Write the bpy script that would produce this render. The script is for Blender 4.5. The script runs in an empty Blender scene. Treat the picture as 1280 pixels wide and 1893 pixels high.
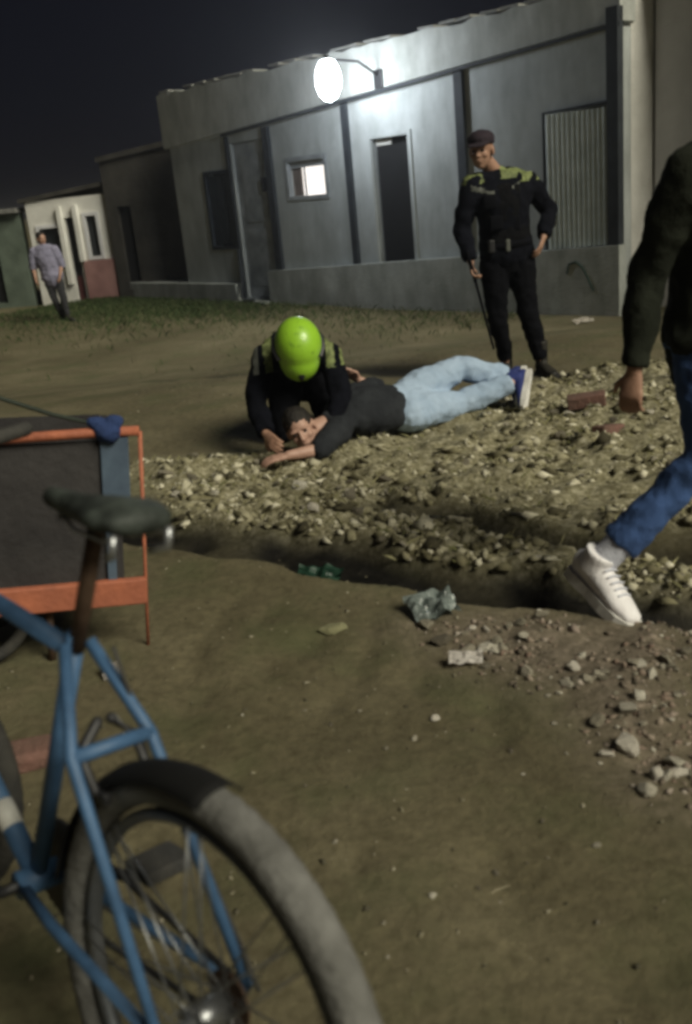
import bpy, bmesh, math, random
import numpy as np
from mathutils import Vector, Matrix, noise as mnoise

random.seed(4)
RNG = np.random.default_rng(4)
PI = math.pi
scene = bpy.context.scene
COL = scene.collection
K = 1.35                       # metres per metre of the first survey of the far houses
FLOOR = -0.5075                # the lot drops by half a metre towards the houses

# ---------------------------------------------------------------- camera
cam = bpy.data.cameras.new('camera')
cam.sensor_fit = 'HORIZONTAL'
cam.sensor_width = 36.0
cam.lens = 36.0 * 1820 / 1280
cam.clip_start = 0.05
cam.clip_end = 900
cam.dof.use_dof = True
cam.dof.focus_distance = 6.3
cam.dof.aperture_fstop = 4.5
camo = bpy.data.objects.new('camera', cam)
COL.objects.link(camo)
camo.matrix_world = (Matrix.Translation((0, 0, 1.45)) @ Matrix.Rotation(math.radians(90 - 18.5), 4, 'X')
                     @ Matrix.Rotation(math.radians(-5.7), 4, 'Z'))
scene.camera = camo

# ---------------------------------------------------------------- sky, sun, exposure
SUN_EL, SUN_DIR = 40.0, Vector((0.73, -0.69, 0))
world = bpy.data.worlds.new('World')
scene.world = world
world.use_nodes = True
wn = world.node_tree
wn.nodes.clear()
sky = wn.nodes.new('ShaderNodeTexSky')
sky.sky_type = 'NISHITA'
sky.sun_disc = False
sky.sun_elevation = math.radians(SUN_EL)
sky.sun_rotation = math.atan2(SUN_DIR.x, SUN_DIR.y)
sky.air_density = 1.0
sky.dust_density = 2.0
bgn = wn.nodes.new('ShaderNodeBackground')
bgn.inputs['Strength'].default_value = 0.0004
bg2 = wn.nodes.new('ShaderNodeBackground')
bg2.inputs['Color'].default_value = (0.0062, 0.0062, 0.0115, 1)
bg2.inputs['Strength'].default_value = 0.55
addn = wn.nodes.new('ShaderNodeAddShader')
outn = wn.nodes.new('ShaderNodeOutputWorld')
wn.links.new(sky.outputs[0], bgn.inputs['Color'])
wn.links.new(bgn.outputs[0], addn.inputs[0])
wn.links.new(bg2.outputs[0], addn.inputs[1])
wn.links.new(addn.outputs[0], outn.inputs['Surface'])

sun = bpy.data.lights.new('sun', 'SUN')
sun.energy = 3.3
sun.angle = math.radians(27)
sun.color = (1.0, 0.95, 0.77)
suno = bpy.data.objects.new('sun', sun)
COL.objects.link(suno)
_e = math.radians(SUN_EL)
_d = SUN_DIR.normalized() * math.cos(_e) + Vector((0, 0, math.sin(_e)))
suno.rotation_euler = _d.to_track_quat('Z', 'Y').to_euler()
suno.location = (6, -5, 9)

vs = scene.view_settings
vs.view_transform = 'Standard'
vs.look = 'None'
vs.gamma = 1.0
vs.use_curve_mapping = False
vs.exposure = 0.0
scene.cycles.filter_width = 3.4
scene.cycles.max_bounces = 6

# ---------------------------------------------------------------- materials
def mat(name, col, rough=0.8, col2=None, scale=6.0, bump=0.0, bscale=60.0, metal=0.0, spec=0.4, detail=6.0, contrast=(0.35, 0.65), coat=0.0):
    m = bpy.data.materials.new(name)
    m.use_nodes = True
    nt = m.node_tree
    b = nt.nodes['Principled BSDF']
    b.inputs['Roughness'].default_value = rough
    b.inputs['Metallic'].default_value = metal
    b.inputs['Specular IOR Level'].default_value = spec
    if coat:
        b.inputs['Coat Weight'].default_value = coat
        b.inputs['Coat Roughness'].default_value = 0.12
    if col2 is None:
        col2 = tuple(c * 0.72 for c in col)
    tc = nt.nodes.new('ShaderNodeTexCoord')
    n = nt.nodes.new('ShaderNodeTexNoise')
    n.inputs['Scale'].default_value = scale
    n.inputs['Detail'].default_value = detail
    n.inputs['Roughness'].default_value = 0.62
    r = nt.nodes.new('ShaderNodeValToRGB')
    r.color_ramp.elements[0].position = contrast[0]
    r.color_ramp.elements[1].position = contrast[1]
    r.color_ramp.elements[0].color = (*col2, 1)
    r.color_ramp.elements[1].color = (*col, 1)
    nt.links.new(tc.outputs['Object'], n.inputs['Vector'])
    nt.links.new(n.outputs['Fac'], r.inputs['Fac'])
    nt.links.new(r.outputs['Color'], b.inputs['Base Color'])
    if bump:
        n2 = nt.nodes.new('ShaderNodeTexNoise')
        n2.inputs['Scale'].default_value = bscale
        n2.inputs['Detail'].default_value = 5
        bp = nt.nodes.new('ShaderNodeBump')
        bp.inputs['Strength'].default_value = bump
        bp.inputs['Distance'].default_value = 0.02
        nt.links.new(tc.outputs['Object'], n2.inputs['Vector'])
        nt.links.new(n2.outputs['Fac'], bp.inputs['Height'])
        nt.links.new(bp.outputs['Normal'], b.inputs['Normal'])
    return m

def emit(name, col, strength):
    m = bpy.data.materials.new(name)
    m.use_nodes = True
    b = m.node_tree.nodes['Principled BSDF']
    b.inputs['Base Color'].default_value = (0.8, 0.8, 0.8, 1)
    b.inputs['Emission Color'].default_value = (*col, 1)
    b.inputs['Emission Strength'].default_value = strength
    return m

def island_mat(name, cols, rough=0.9):
    """loose pieces: every piece takes a colour of its own"""
    m = bpy.data.materials.new(name)
    m.use_nodes = True
    nt = m.node_tree
    b = nt.nodes['Principled BSDF']
    b.inputs['Roughness'].default_value = rough
    b.inputs['Specular IOR Level'].default_value = 0.25
    g = nt.nodes.new('ShaderNodeNewGeometry')
    r = nt.nodes.new('ShaderNodeValToRGB')
    while len(r.color_ramp.elements) < len(cols):
        r.color_ramp.elements.new(0.5)
    for i, c in enumerate(cols):
        r.color_ramp.elements[i].position = i / (len(cols) - 1)
        r.color_ramp.elements[i].color = (*c, 1)
    nt.links.new(g.outputs['Random Per Island'], r.inputs['Fac'])
    nt.links.new(r.outputs['Color'], b.inputs['Base Color'])
    return m

def object_mat(name, cols, rough=0.9, scale=14.0):
    m = island_mat(name, cols, rough)
    nt = m.node_tree
    oi = nt.nodes.new('ShaderNodeObjectInfo')
    r = [n for n in nt.nodes if n.type == 'VALTORGB'][0]
    nt.links.new(oi.outputs['Random'], r.inputs['Fac'])
    b = nt.nodes['Principled BSDF']
    tc = nt.nodes.new('ShaderNodeTexCoord')
    n = nt.nodes.new('ShaderNodeTexNoise')
    n.inputs['Scale'].default_value = scale * 4
    n.inputs['Detail'].default_value = 6
    mx = nt.nodes.new('ShaderNodeMix')
    mx.data_type = 'RGBA'
    mx.blend_type = 'MULTIPLY'
    rr = nt.nodes.new('ShaderNodeValToRGB')
    rr.color_ramp.elements[0].color = (0.5, 0.47, 0.4, 1)
    rr.color_ramp.elements[0].position = 0.35
    rr.color_ramp.elements[1].position = 0.62
    mx.inputs[0].default_value = 1
    nt.links.new(tc.outputs['Object'], n.inputs['Vector'])
    nt.links.new(n.outputs['Fac'], rr.inputs['Fac'])
    nt.links.new(r.outputs['Color'], mx.inputs[6])
    nt.links.new(rr.outputs['Color'], mx.inputs[7])
    nt.links.new(mx.outputs[2], b.inputs['Base Color'])
    bp = nt.nodes.new('ShaderNodeBump')
    bp.inputs['Strength'].default_value = 0.5
    bp.inputs['Distance'].default_value = 0.01
    nt.links.new(n.outputs['Fac'], bp.inputs['Height'])
    nt.links.new(bp.outputs['Normal'], b.inputs['Normal'])
    return m

# ---------------------------------------------------------------- mesh helpers
def link(name, me, m=None, parent=None):
    o = bpy.data.objects.new(name, me)
    COL.objects.link(o)
    if m is not None:
        for mm in (m if isinstance(m, (list, tuple)) else [m]):
            me.materials.append(mm)
    if parent is not None:
        o.parent = parent
    return o

def obj(name, bm, m, parent=None, smooth=False):
    me = bpy.data.meshes.new(name)
    bmesh.ops.recalc_face_normals(bm, faces=bm.faces)
    bm.to_mesh(me)
    bm.free()
    if smooth:
        me.polygons.foreach_set('use_smooth', [True] * len(me.polygons))
    return link(name, me, m, parent)

def thing(name, label, cat, loc=(0, 0, 0), rot=(0, 0, 0), group=None):
    o = bpy.data.objects.new(name, None)
    o.empty_display_size = 0.2
    COL.objects.link(o)
    o.location = loc
    o.rotation_euler = rot
    return tag(o, label, cat, group)

def tag(o, label, cat, group=None):
    o['label'] = label
    o['category'] = cat
    if group:
        o['group'] = group
    return o

def BM():
    return bmesh.new()

def box(bm, x0, x1, y0, y1, z0, z1, bevel=0.0):
    r = bmesh.ops.create_cube(bm, size=1.0)
    vs_ = r['verts']
    for v in vs_:
        v.co = Vector((x0 + (v.co.x + .5) * (x1 - x0), y0 + (v.co.y + .5) * (y1 - y0), z0 + (v.co.z + .5) * (z1 - z0)))
    if bevel:
        es = list({e for v in vs_ for e in v.link_edges})
        bmesh.ops.bevel(bm, geom=es, offset=bevel, segments=2, affect='EDGES', profile=0.5)
    return bm

def frame_of(t, side):
    t = t.normalized()
    s = side - t * side.dot(t)
    if s.length < 1e-4:
        s = t.orthogonal()
    s.normalize()
    return s, t.cross(s)

def loft(bm, rings, side=(1, 0, 0), seg=14, round_ends=True):
    """rings: (point, radius along side, radius across)"""
    side = Vector(side)
    pts = [Vector(r[0]) for r in rings]
    out = []
    n = len(pts)
    def ring(p, t, a, b):
        s, c = frame_of(t, side)
        return [bm.verts.new(p + s * (a * math.cos(2 * PI * k / seg)) + c * (b * math.sin(2 * PI * k / seg))) for k in range(seg)]
    t0 = (pts[1] - pts[0]).normalized()
    t1 = (pts[-1] - pts[-2]).normalized()
    a0, b0 = rings[0][1], rings[0][2]
    a1, b1 = rings[-1][1], rings[-1][2]
    if round_ends:
        for q in (80, 52, 25):
            f = math.cos(math.radians(q))
            out.append(ring(pts[0] - t0 * (min(a0, b0) * math.sin(math.radians(q))), t0, a0 * f, b0 * f))
    for i in range(n):
        t = (pts[min(i + 1, n - 1)] - pts[max(i - 1, 0)])
        out.append(ring(pts[i], t, rings[i][1], rings[i][2]))
    if round_ends:
        for q in (25, 52, 80):
            f = math.cos(math.radians(q))
            out.append(ring(pts[-1] + t1 * (min(a1, b1) * math.sin(math.radians(q))), t1, a1 * f, b1 * f))
    for i in range(len(out) - 1):
        for k in range(seg):
            bm.faces.new((out[i][k], out[i][(k + 1) % seg], out[i + 1][(k + 1) % seg], out[i + 1][k]))
    bm.faces.new(list(reversed(out[0])))
    bm.faces.new(out[-1])
    return bm

def tube(bm, pts, r, seg=10, round_ends=False):
    if not isinstance(r, (list, tuple)):
        r = [r] * len(pts)
    return loft(bm, [(p, q, q) for p, q in zip(pts, r)], side=(0.3, 0.55, 0.78), seg=seg, round_ends=round_ends)

def ell(bm, c, r, M=None, seg=16):
    M = M or Matrix.Identity(3)
    g = bmesh.ops.create_uvsphere(bm, u_segments=seg, v_segments=max(8, seg // 2 + 2), radius=1)
    for v in g['verts']:
        v.co = Vector(c) + M @ Vector((v.co.x * r[0], v.co.y * r[1], v.co.z * r[2]))
    return bm

def torus(bm, c, R, r, axis_y=True, seg=64, sub=10, a0=0.0, a1=2 * PI, knob=0.0, ry=None):
    ry = ry or r
    full = abs(a1 - a0 - 2 * PI) < 1e-6
    rings = []
    N = seg if full else seg + 1
    for i in range(N):
        a = a0 + (a1 - a0) * i / seg
        ring = []
        for k in range(sub):
            b = 2 * PI * k / sub
            rr = r
            if knob and math.cos(b) > 0.2:
                rr = r + (knob if (i + (k % 2)) % 2 else 0)
            d = R + rr * math.cos(b)
            ring.append(bm.verts.new((c[0] + d * math.cos(a), c[1] + ry * math.sin(b), c[2] + d * math.sin(a))))
        rings.append(ring)
    for i in range(N if full else N - 1):
        A, B = rings[i], rings[(i + 1) % N]
        for k in range(sub):
            bm.faces.new((A[k], A[(k + 1) % sub], B[(k + 1) % sub], B[k]))
    if not full:
        bm.faces.new(list(reversed(rings[0])))
        bm.faces.new(rings[-1])
    return bm

_tex = {}
def clouds(size):
    if size not in _tex:
        t = bpy.data.textures.new('folds', 'CLOUDS')
        t.noise_scale = size
        t.noise_depth = 3
        _tex[size] = t
    return _tex[size]

def remesh(name, bm, voxel, m, parent=None, smooth=5, folds=0.0, fsize=0.12, pick=None):
    """grow one continuous skin over the shapes in bm"""
    me = bpy.data.meshes.new(name)
    bmesh.ops.recalc_face_normals(bm, faces=bm.faces)
    bm.to_mesh(me)
    bm.free()
    o = bpy.data.objects.new(name, me)
    COL.objects.link(o)
    r = o.modifiers.new('r', 'REMESH')
    r.mode = 'VOXEL'
    r.voxel_size = voxel
    if smooth:
        s = o.modifiers.new('s', 'SMOOTH')
        s.factor = 0.5
        s.iterations = smooth
    if folds:
        d = o.modifiers.new('d', 'DISPLACE')
        d.texture = clouds(fsize)
        d.texture_coords = 'GLOBAL'
        d.strength = folds
        d.mid_level = 0.5
    dg = bpy.context.evaluated_depsgraph_get()
    new = bpy.data.meshes.new_from_object(o.evaluated_get(dg))
    o.modifiers.clear()
    o.data = new
    bpy.data.meshes.remove(me)
    new.name = name
    for mm in (m if isinstance(m, (list, tuple)) else [m]):
        new.materials.append(mm)
    new.polygons.foreach_set('use_smooth', [True] * len(new.polygons))
    if pick:
        idx = [pick(p.center) for p in new.polygons]
        new.polygons.foreach_set('material_index', idx)
    if parent is not None:
        o.parent = parent
        o.matrix_parent_inverse = Matrix.Translation(parent.location).inverted() if parent.rotation_euler == Matrix.Identity(3).to_euler() else parent.matrix_basis.inverted()
    return o

# ---------------------------------------------------------------- ground
_perm = {}
def vnoise(x, y, f, seed):
    if seed not in _perm:
        _perm[seed] = np.random.default_rng(seed).random((257, 257))
    T = _perm[seed]
    X, Y = np.asarray(x, float) * f, np.asarray(y, float) * f
    xi, yi = np.floor(X).astype(int), np.floor(Y).astype(int)
    fx, fy = X - xi, Y - yi
    fx, fy = fx * fx * (3 - 2 * fx), fy * fy * (3 - 2 * fy)
    a, b = xi % 257, yi % 257
    a1, b1 = (xi + 1) % 257, (yi + 1) % 257
    return (T[a, b] * (1 - fx) + T[a1, b] * fx) * (1 - fy) + (T[a, b1] * (1 - fx) + T[a1, b1] * fx) * fy - 0.5

def sstep(a, b, x):
    t = np.clip((np.asarray(x, float) - a) / (b - a), 0, 1)
    return t * t * (3 - 2 * t)

def line_dist(x, y, pts):
    best = None
    for (ax, ay), (bx, by) in zip(pts[:-1], pts[1:]):
        dx, dy = bx - ax, by - ay
        t = np.clip(((x - ax) * dx + (y - ay) * dy) / (dx * dx + dy * dy), 0, 1)
        d = np.hypot(x - ax - t * dx, y - ay - t * dy)
        best = d if best is None else np.minimum(best, d)
    return best

def inside(x, y, poly, soft=0.25):
    """1 inside the outline, fading out over soft metres"""
    x, y = np.asarray(x, float), np.asarray(y, float)
    c = np.zeros(x.shape, bool)
    n = len(poly)
    for i in range(n):
        (ax, ay), (bx, by) = poly[i], poly[(i + 1) % n]
        k = ((ay > y) != (by > y)) & (x < (bx - ax) * (y - ay) / ((by - ay) or 1e-9) + ax)
        c ^= k
    d = line_dist(x, y, list(poly) + [poly[0]])
    s = np.where(c, d, -d)
    return sstep(-soft, soft, s)

RUT1 = [(-1.313, 4.674), (-0.853, 4.298), (-0.457, 4.007), (-0.021, 3.666), (0.392, 3.362), (0.769, 3.176), (1.126, 2.950)]
RUT2 = [(0.153, 4.353), (0.504, 4.148), (0.751, 3.824), (0.993, 3.563), (1.345, 3.378)]
SHADOW_BAND = [(-2.149, 9.560), (-0.924, 8.744), (0.115, 7.953), (1.248, 7.146), (2.100, 6.447)]  # standing officer's shadow painted into the soil, continued as a dark band
BAND = [(-1.198, 5.576), (-0.524, 5.442), (0.242, 5.770), (0.632, 5.744), (1.499, 6.843), (2.658, 7.069), (1.390, 3.603), (0.800, 3.843), (0.453, 4.322), (0.190, 4.170), (0.113, 3.719), (-0.387, 4.020), (-0.795, 4.434)]
BAND2 = [(0.137, 4.112), (0.546, 3.953), (0.882, 3.625), (1.253, 3.241), (1.170, 3.020), (0.766, 3.167), (0.407, 3.466), (0.116, 3.780)]
RUBBLE = [(0.202, 3.074), (0.407, 3.070), (0.713, 2.954), (1.123, 2.942), (0.739, 1.912), (0.654, 2.081), (0.591, 2.472), (0.384, 2.715)]
HO = Vector((-3.0346 * K, 16.2173 * K, FLOOR))      # left end of the main house's plinth
HD = Vector((0.65067, -0.75936, 0))                 # along its front, to the right
HN = Vector((-0.75936, -0.65067, 0))                # out of its front

_dr = random.Random(12)
DENTS = [(_dr.uniform(-.6, 1.0), _dr.uniform(1.35, 3.4), _dr.uniform(.05, .12)) for _ in range(34)]   # scuffs and footprints

def zones(x, y):
    x, y = np.asarray(x, float), np.asarray(y, float)
    wob = 0.10 * vnoise(x, y, 1.7, 11) + 0.06 * vnoise(x, y, 5, 12)
    r1 = line_dist(x, y + wob, RUT1)
    r2 = line_dist(x, y + wob, RUT2)
    w1 = 0.095 + 0.09 * vnoise(x, y, 2.2, 13)
    w2 = 0.09 + 0.08 * vnoise(x, y, 2.2, 14)
    rut = np.maximum(1 - sstep(w1 * .75, w1 * 1.7, r1), 0.9 * (1 - sstep(w2 * .7, w2 * 1.6, r2))) * np.clip(.95 + 1.2 * vnoise(x, y, 1.9, 16) + .6 * vnoise(x, y, 6, 17), .15, 1)
    band = np.maximum(inside(x + wob, y + wob, BAND, .22), inside(x, y + wob, BAND2, .1))
    rub = inside(x + wob, y, RUBBLE, .2)
    shade = (1 - sstep(.05, .26, line_dist(x, y + 1.6 * wob, SHADOW_BAND))) * np.clip(.75 + 1.2 * vnoise(x, y, 1.3, 15), 0, 1)
    return rut, band, rub, shade

def height(x, y):
    x, y = np.asarray(x, float), np.asarray(y, float)
    rut, band, rub, shade = zones(x, y)
    h = FLOOR * sstep(7.6, 12.6, y - 0.12 * x)
    h = h + 0.035 * vnoise(x, y, .8, 1) + 0.022 * vnoise(x, y, 2.3, 2) + 0.008 * vnoise(x, y, 7, 3) + 0.004 * vnoise(x, y, 19, 4)
    h = h + band * (0.03 + 0.075 * vnoise(x, y, 4.6, 5) + 0.05 * vnoise(x, y, 12, 6) + 0.012 * vnoise(x, y, 31, 7))
    h = h + rub * (0.015 + 0.03 * vnoise(x, y, 9, 8) + 0.012 * vnoise(x, y, 27, 9))
    for fx_, fy_, fr_ in DENTS:
        h = h - .016 * np.exp(-(((x - fx_) / (fr_ * .6)) ** 2 + ((y - fy_) / fr_) ** 2))
    h = h - rut * 0.085 - shade * 0.03
    return h

def gz(x, y):
    return float(height(np.array([x]), np.array([y]))[0])

def axis_coords(lo, a, b, hi, step):
    mid = np.arange(a, b + 1e-6, step)
    def out(start, end):
        s, d, v = step, abs(end - start), []
        p = 0.0
        while p < d:
            s *= 1.16
            p += s
            v.append(min(p, d))
        return np.array(v)
    return np.concatenate([(a - out(a, lo))[::-1], mid, b + out(b, hi)])

def make_ground():
    xs = axis_coords(-260, -2.2, 2.6, 260, 0.024)
    ys = axis_coords(-120, 1.0, 9.3, 420, 0.025)
    X, Y = np.meshgrid(xs, ys)
    fx, fy = X.ravel(), Y.ravel()
    Z = height(fx, fy)
    rut, band, rub, shade = zones(fx, fy)
    nx, ny = len(xs), len(ys)
    co = np.stack([fx, fy, Z], 1).astype(np.float32)
    i = (np.arange(ny - 1)[:, None] * nx + np.arange(nx - 1)[None, :]).ravel()
    faces = np.stack([i, i + 1, i + 1 + nx, i + nx], 1).astype(np.int32)
    me = bpy.data.meshes.new('ground')
    me.vertices.add(len(co))
    me.vertices.foreach_set('co', co.ravel())
    me.loops.add(faces.size)
    me.loops.foreach_set('vertex_index', faces.ravel())
    me.polygons.add(len(faces))
    me.polygons.foreach_set('loop_start', np.arange(len(faces), dtype=np.int32) * 4)
    me.polygons.foreach_set('loop_total', np.full(len(faces), 4, np.int32))
    me.polygons.foreach_set('use_smooth', np.ones(len(faces), bool))
    me.update(calc_edges=True)
    at = me.attributes.new('soil', 'FLOAT_COLOR', 'POINT')
    # red: near-black soil in the ruts, green: pale loose spoil, blue: rubble and brick dust
    c = np.stack([np.clip(rut, 0, 1), band, rub, shade], 1).astype(np.float32)
    at.data.foreach_set('color', c.ravel())
    a2 = me.attributes.new('shadow_band', 'FLOAT', 'POINT')
    a2.data.foreach_set('value', shade.astype(np.float32))
    m = bpy.data.materials.new('dirt')
    m.use_nodes = True
    nt = m.node_tree
    L = nt.links.new
    b = nt.nodes['Principled BSDF']
    b.inputs['Specular IOR Level'].default_value = 0.2
    tc = nt.nodes.new('ShaderNodeTexCoord')
    def noise(scale, detail=6, rough=0.6):
        n = nt.nodes.new('ShaderNodeTexNoise')
        n.inputs['Scale'].default_value = scale
        n.inputs['Detail'].default_value = detail
        n.inputs['Roughness'].default_value = rough
        L(tc.outputs['Object'], n.inputs['Vector'])
        return n.outputs['Fac']
    def ramp(src, stops):
        r = nt.nodes.new('ShaderNodeValToRGB')
        while len(r.color_ramp.elements) < len(stops):
            r.color_ramp.elements.new(0.5)
        for e, (p, col) in zip(r.color_ramp.elements, stops):
            e.position = p
            e.color = (*col, 1) if not isinstance(col, float) else (col, col, col, 1)
        L(src, r.inputs['Fac'])
        return r.outputs['Color']
    def mix(f, a, bb, mode='MIX'):
        x = nt.nodes.new('ShaderNodeMix')
        x.data_type = 'RGBA'
        x.blend_type = mode
        for s, k in ((f, 0), (a, 6), (bb, 7)):
            if isinstance(s, float):
                x.inputs[k].default_value = s
            elif isinstance(s, tuple):
                x.inputs[k].default_value = (*s, 1)
            else:
                L(s, x.inputs[k])
        return x.outputs[2]
    attr = nt.nodes.new('ShaderNodeAttribute')
    attr.attribute_name = 'soil'
    sp = nt.nodes.new('ShaderNodeSeparateColor')
    L(attr.outputs['Color'], sp.inputs['Color'])
    base = ramp(noise(0.9, 9, 0.66), [(0.30, (0.096, 0.083, 0.047)), (0.50, (0.138, 0.120, 0.071)), (0.68, (0.192, 0.168, 0.104))])
    fine = ramp(noise(26, 8, 0.7), [(0.30, (0.62, 0.60, 0.56)), (0.50, (0.95, 0.95, 0.95)), (0.72, (1.25, 1.24, 1.2))])
    base = mix(1.0, base, fine, 'MULTIPLY')
    moss = ramp(noise(2.2, 5), [(0.48, 0.0), (0.68, 0.55)])
    base = mix(moss, base, (0.082, 0.094, 0.042))
    spoil = ramp(noise(34, 8, 0.7), [(0.34, (0.10, 0.088, 0.046)), (0.50, (0.24, 0.22, 0.135)), (0.66, (0.48, 0.445, 0.33))])
    base = mix(sp.outputs['Green'], base, spoil)
    rubc = ramp(noise(22, 8, 0.7), [(0.34, (0.10, 0.082, 0.06)), (0.52, (0.185, 0.155, 0.115)), (0.70, (0.33, 0.27, 0.21))])
    base = mix(sp.outputs['Blue'], base, rubc)
    base = mix(sp.outputs['Red'], base, ramp(noise(20, 6), [(0.3, (0.004, 0.004, 0.0036)), (0.75, (0.02, 0.018, 0.015))]))
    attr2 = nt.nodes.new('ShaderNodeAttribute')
    attr2.attribute_name = 'shadow_band'
    base = mix(nt_mul(nt, attr2.outputs['Fac'], 0.9), base, (0.036, 0.033, 0.022))  # darkens the soil along the painted shadow
    L(base, b.inputs['Base Color'])
    rgh = nt.nodes.new('ShaderNodeMapRange')
    rgh.inputs['To Min'].default_value = 0.92
    rgh.inputs['To Max'].default_value = 0.6
    L(sp.outputs['Red'], rgh.inputs['Value'])
    L(rgh.outputs['Result'], b.inputs['Roughness'])
    bp = nt.nodes.new('ShaderNodeBump')
    bp.inputs['Strength'].default_value = 0.55
    bp.inputs['Distance'].default_value = 0.02
    L(noise(45, 8, 0.7), bp.inputs['Height'])
    L(bp.outputs['Normal'], b.inputs['Normal'])
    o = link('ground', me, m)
    o['kind'] = 'structure'
    return o

def nt_mul(nt, s, k):
    n = nt.nodes.new('ShaderNodeMath')
    n.operation = 'MULTIPLY'
    n.inputs[1].default_value = k
    nt.links.new(s, n.inputs[0])
    return n.outputs[0]

make_ground()

# ---------------------------------------------------------------- houses
M_PLASTER = mat('grey_plaster', (0.58, 0.615, 0.61), 0.9, (0.47, 0.50, 0.495), 1.6, 0.35, 40)
def streaks(m, amount=0.45):
    nt = m.node_tree
    b = nt.nodes['Principled BSDF']
    src = b.inputs['Base Color'].links[0].from_socket
    tc = nt.nodes.new('ShaderNodeTexCoord')
    mp = nt.nodes.new('ShaderNodeMapping')
    mp.inputs['Scale'].default_value = (1.6, 1.6, 0.5)
    n = nt.nodes.new('ShaderNodeTexNoise')
    n.inputs['Scale'].default_value = 1.7
    n.inputs['Detail'].default_value = 9
    n.inputs['Roughness'].default_value = 0.68
    r = nt.nodes.new('ShaderNodeValToRGB')
    r.color_ramp.elements[0].position = 0.36
    r.color_ramp.elements[0].color = (1 - amount, 1 - amount, 1 - amount * 1.05, 1)
    r.color_ramp.elements[1].position = 0.66
    mx = nt.nodes.new('ShaderNodeMix')
    mx.data_type = 'RGBA'
    mx.blend_type = 'MULTIPLY'
    mx.inputs[0].default_value = 1
    nt.links.new(tc.outputs['Object'], mp.inputs['Vector'])
    nt.links.new(mp.outputs['Vector'], n.inputs['Vector'])
    nt.links.new(n.outputs['Fac'], r.inputs['Fac'])
    nt.links.new(src, mx.inputs[6])
    nt.links.new(r.outputs['Color'], mx.inputs[7])
    nt.links.new(mx.outputs[2], b.inputs['Base Color'])
streaks(M_PLASTER, .3)
M_BEAM = mat('pale_beam_plaster', (0.62, 0.64, 0.61), 0.9, (0.48, 0.50, 0.475), 1.3, 0.45, 30)
streaks(M_BEAM, .35)
M_PLINTH = mat('plinth_concrete', (0.64, 0.67, 0.65), 0.9, (0.47, 0.50, 0.48), 1.8, 0.5, 25)
streaks(M_PLINTH, .4)
M_DARKPOST = mat('dark_painted_post', (0.035, 0.042, 0.05), 0.7, (0.02, 0.024, 0.03), 5)
M_DOORPAINT = mat('grey_door_paint', (0.42, 0.445, 0.46), 0.6, (0.22, 0.24, 0.255), 3, 0.1, 20)
M_DARKIN = mat('dark_interior', (0.012, 0.012, 0.013), 0.9)
M_SHUTTER = mat('dark_shutter', (0.035, 0.045, 0.06), 0.7, (0.02, 0.027, 0.038), 5)
M_ZINC = mat('corrugated_zinc', (0.70, 0.76, 0.74), 0.65, (0.54, 0.60, 0.58), 4, 0.1, 30, metal=0.0)
M_ROOF = mat('weathered_roof_edge', (0.30, 0.30, 0.28), 0.9, (0.16, 0.16, 0.15), 5, 0.5, 30)
M_WHITEWALL = mat('whitewashed_wall', (0.84, 0.83, 0.78), 0.9, (0.68, 0.67, 0.62), 2, 0.4, 30)
M_PINK = mat('pink_wainscot', (0.42, 0.235, 0.215), 0.9, (0.30, 0.16, 0.15), 3, 0.3, 30)
M_BAREWALL = mat('bare_dark_wall', (0.075, 0.07, 0.062), 0.95, (0.04, 0.038, 0.034), 2.5, 0.5, 18)
M_GREENWALL = mat('dull_green_wall', (0.16, 0.20, 0.16), 0.9, (0.09, 0.115, 0.09), 2, 0.4, 20)
M_GREYWALL = mat('neighbour_grey_wall', (0.76, 0.76, 0.78), 0.9, (0.62, 0.62, 0.64), 1.5, 0.4, 25)
M_CURTAIN = mat('lit_curtain', (0.8, 0.74, 0.66), 0.9)
M_LITROOM = emit('lit_room', (1.0, 0.93, 0.86), 1.25)
M_GLASS = mat('dim_glass', (0.03, 0.035, 0.04), 0.25, spec=0.5)
M_BLACKMETAL = mat('black_metal', (0.02, 0.02, 0.022), 0.5, spec=0.5)

def wall_holes(bm, u0, u1, v0, v1, holes, y0, y1):
    """a wall of real thickness (y0 front, y1 back) with openings (u0,u1,v0,v1)"""
    us = sorted({u0, u1, *[h[0] for h in holes], *[h[1] for h in holes]})
    vs_ = sorted({v0, v1, *[h[2] for h in holes], *[h[3] for h in holes]})
    cache = {}
    def V(u, y, v):
        k = (round(u, 4), round(y, 4), round(v, 4))
        if k not in cache:
            cache[k] = bm.verts.new((u, y, v))
        return cache[k]
    def solid(i, j):
        if i < 0 or j < 0 or i >= len(us) - 1 or j >= len(vs_) - 1:
            return False
        cu, cv = (us[i] + us[i + 1]) / 2, (vs_[j] + vs_[j + 1]) / 2
        return not any(h[0] < cu < h[1] and h[2] < cv < h[3] for h in holes)
    for i in range(len(us) - 1):
        for j in range(len(vs_) - 1):
            if not solid(i, j):
                continue
            a, b_, c, d = us[i], us[i + 1], vs_[j], vs_[j + 1]
            bm.faces.new((V(a, y0, c), V(b_, y0, c), V(b_, y0, d), V(a, y0, d)))
            bm.faces.new((V(a, y1, d), V(b_, y1, d), V(b_, y1, c), V(a, y1, c)))
            if not solid(i - 1, j): bm.faces.new((V(a, y0, c), V(a, y0, d), V(a, y1, d), V(a, y1, c)))
            if not solid(i + 1, j): bm.faces.new((V(b_, y0, d), V(b_, y0, c), V(b_, y1, c), V(b_, y1, d)))
            if not solid(i, j - 1): bm.faces.new((V(b_, y0, c), V(a, y0, c), V(a, y1, c), V(b_, y1, c)))
            if not solid(i, j + 1): bm.faces.new((V(a, y0, d), V(b_, y0, d), V(b_, y1, d), V(a, y1, d)))
    return bm

def k(*a):
    return [v * K for v in a]

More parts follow.
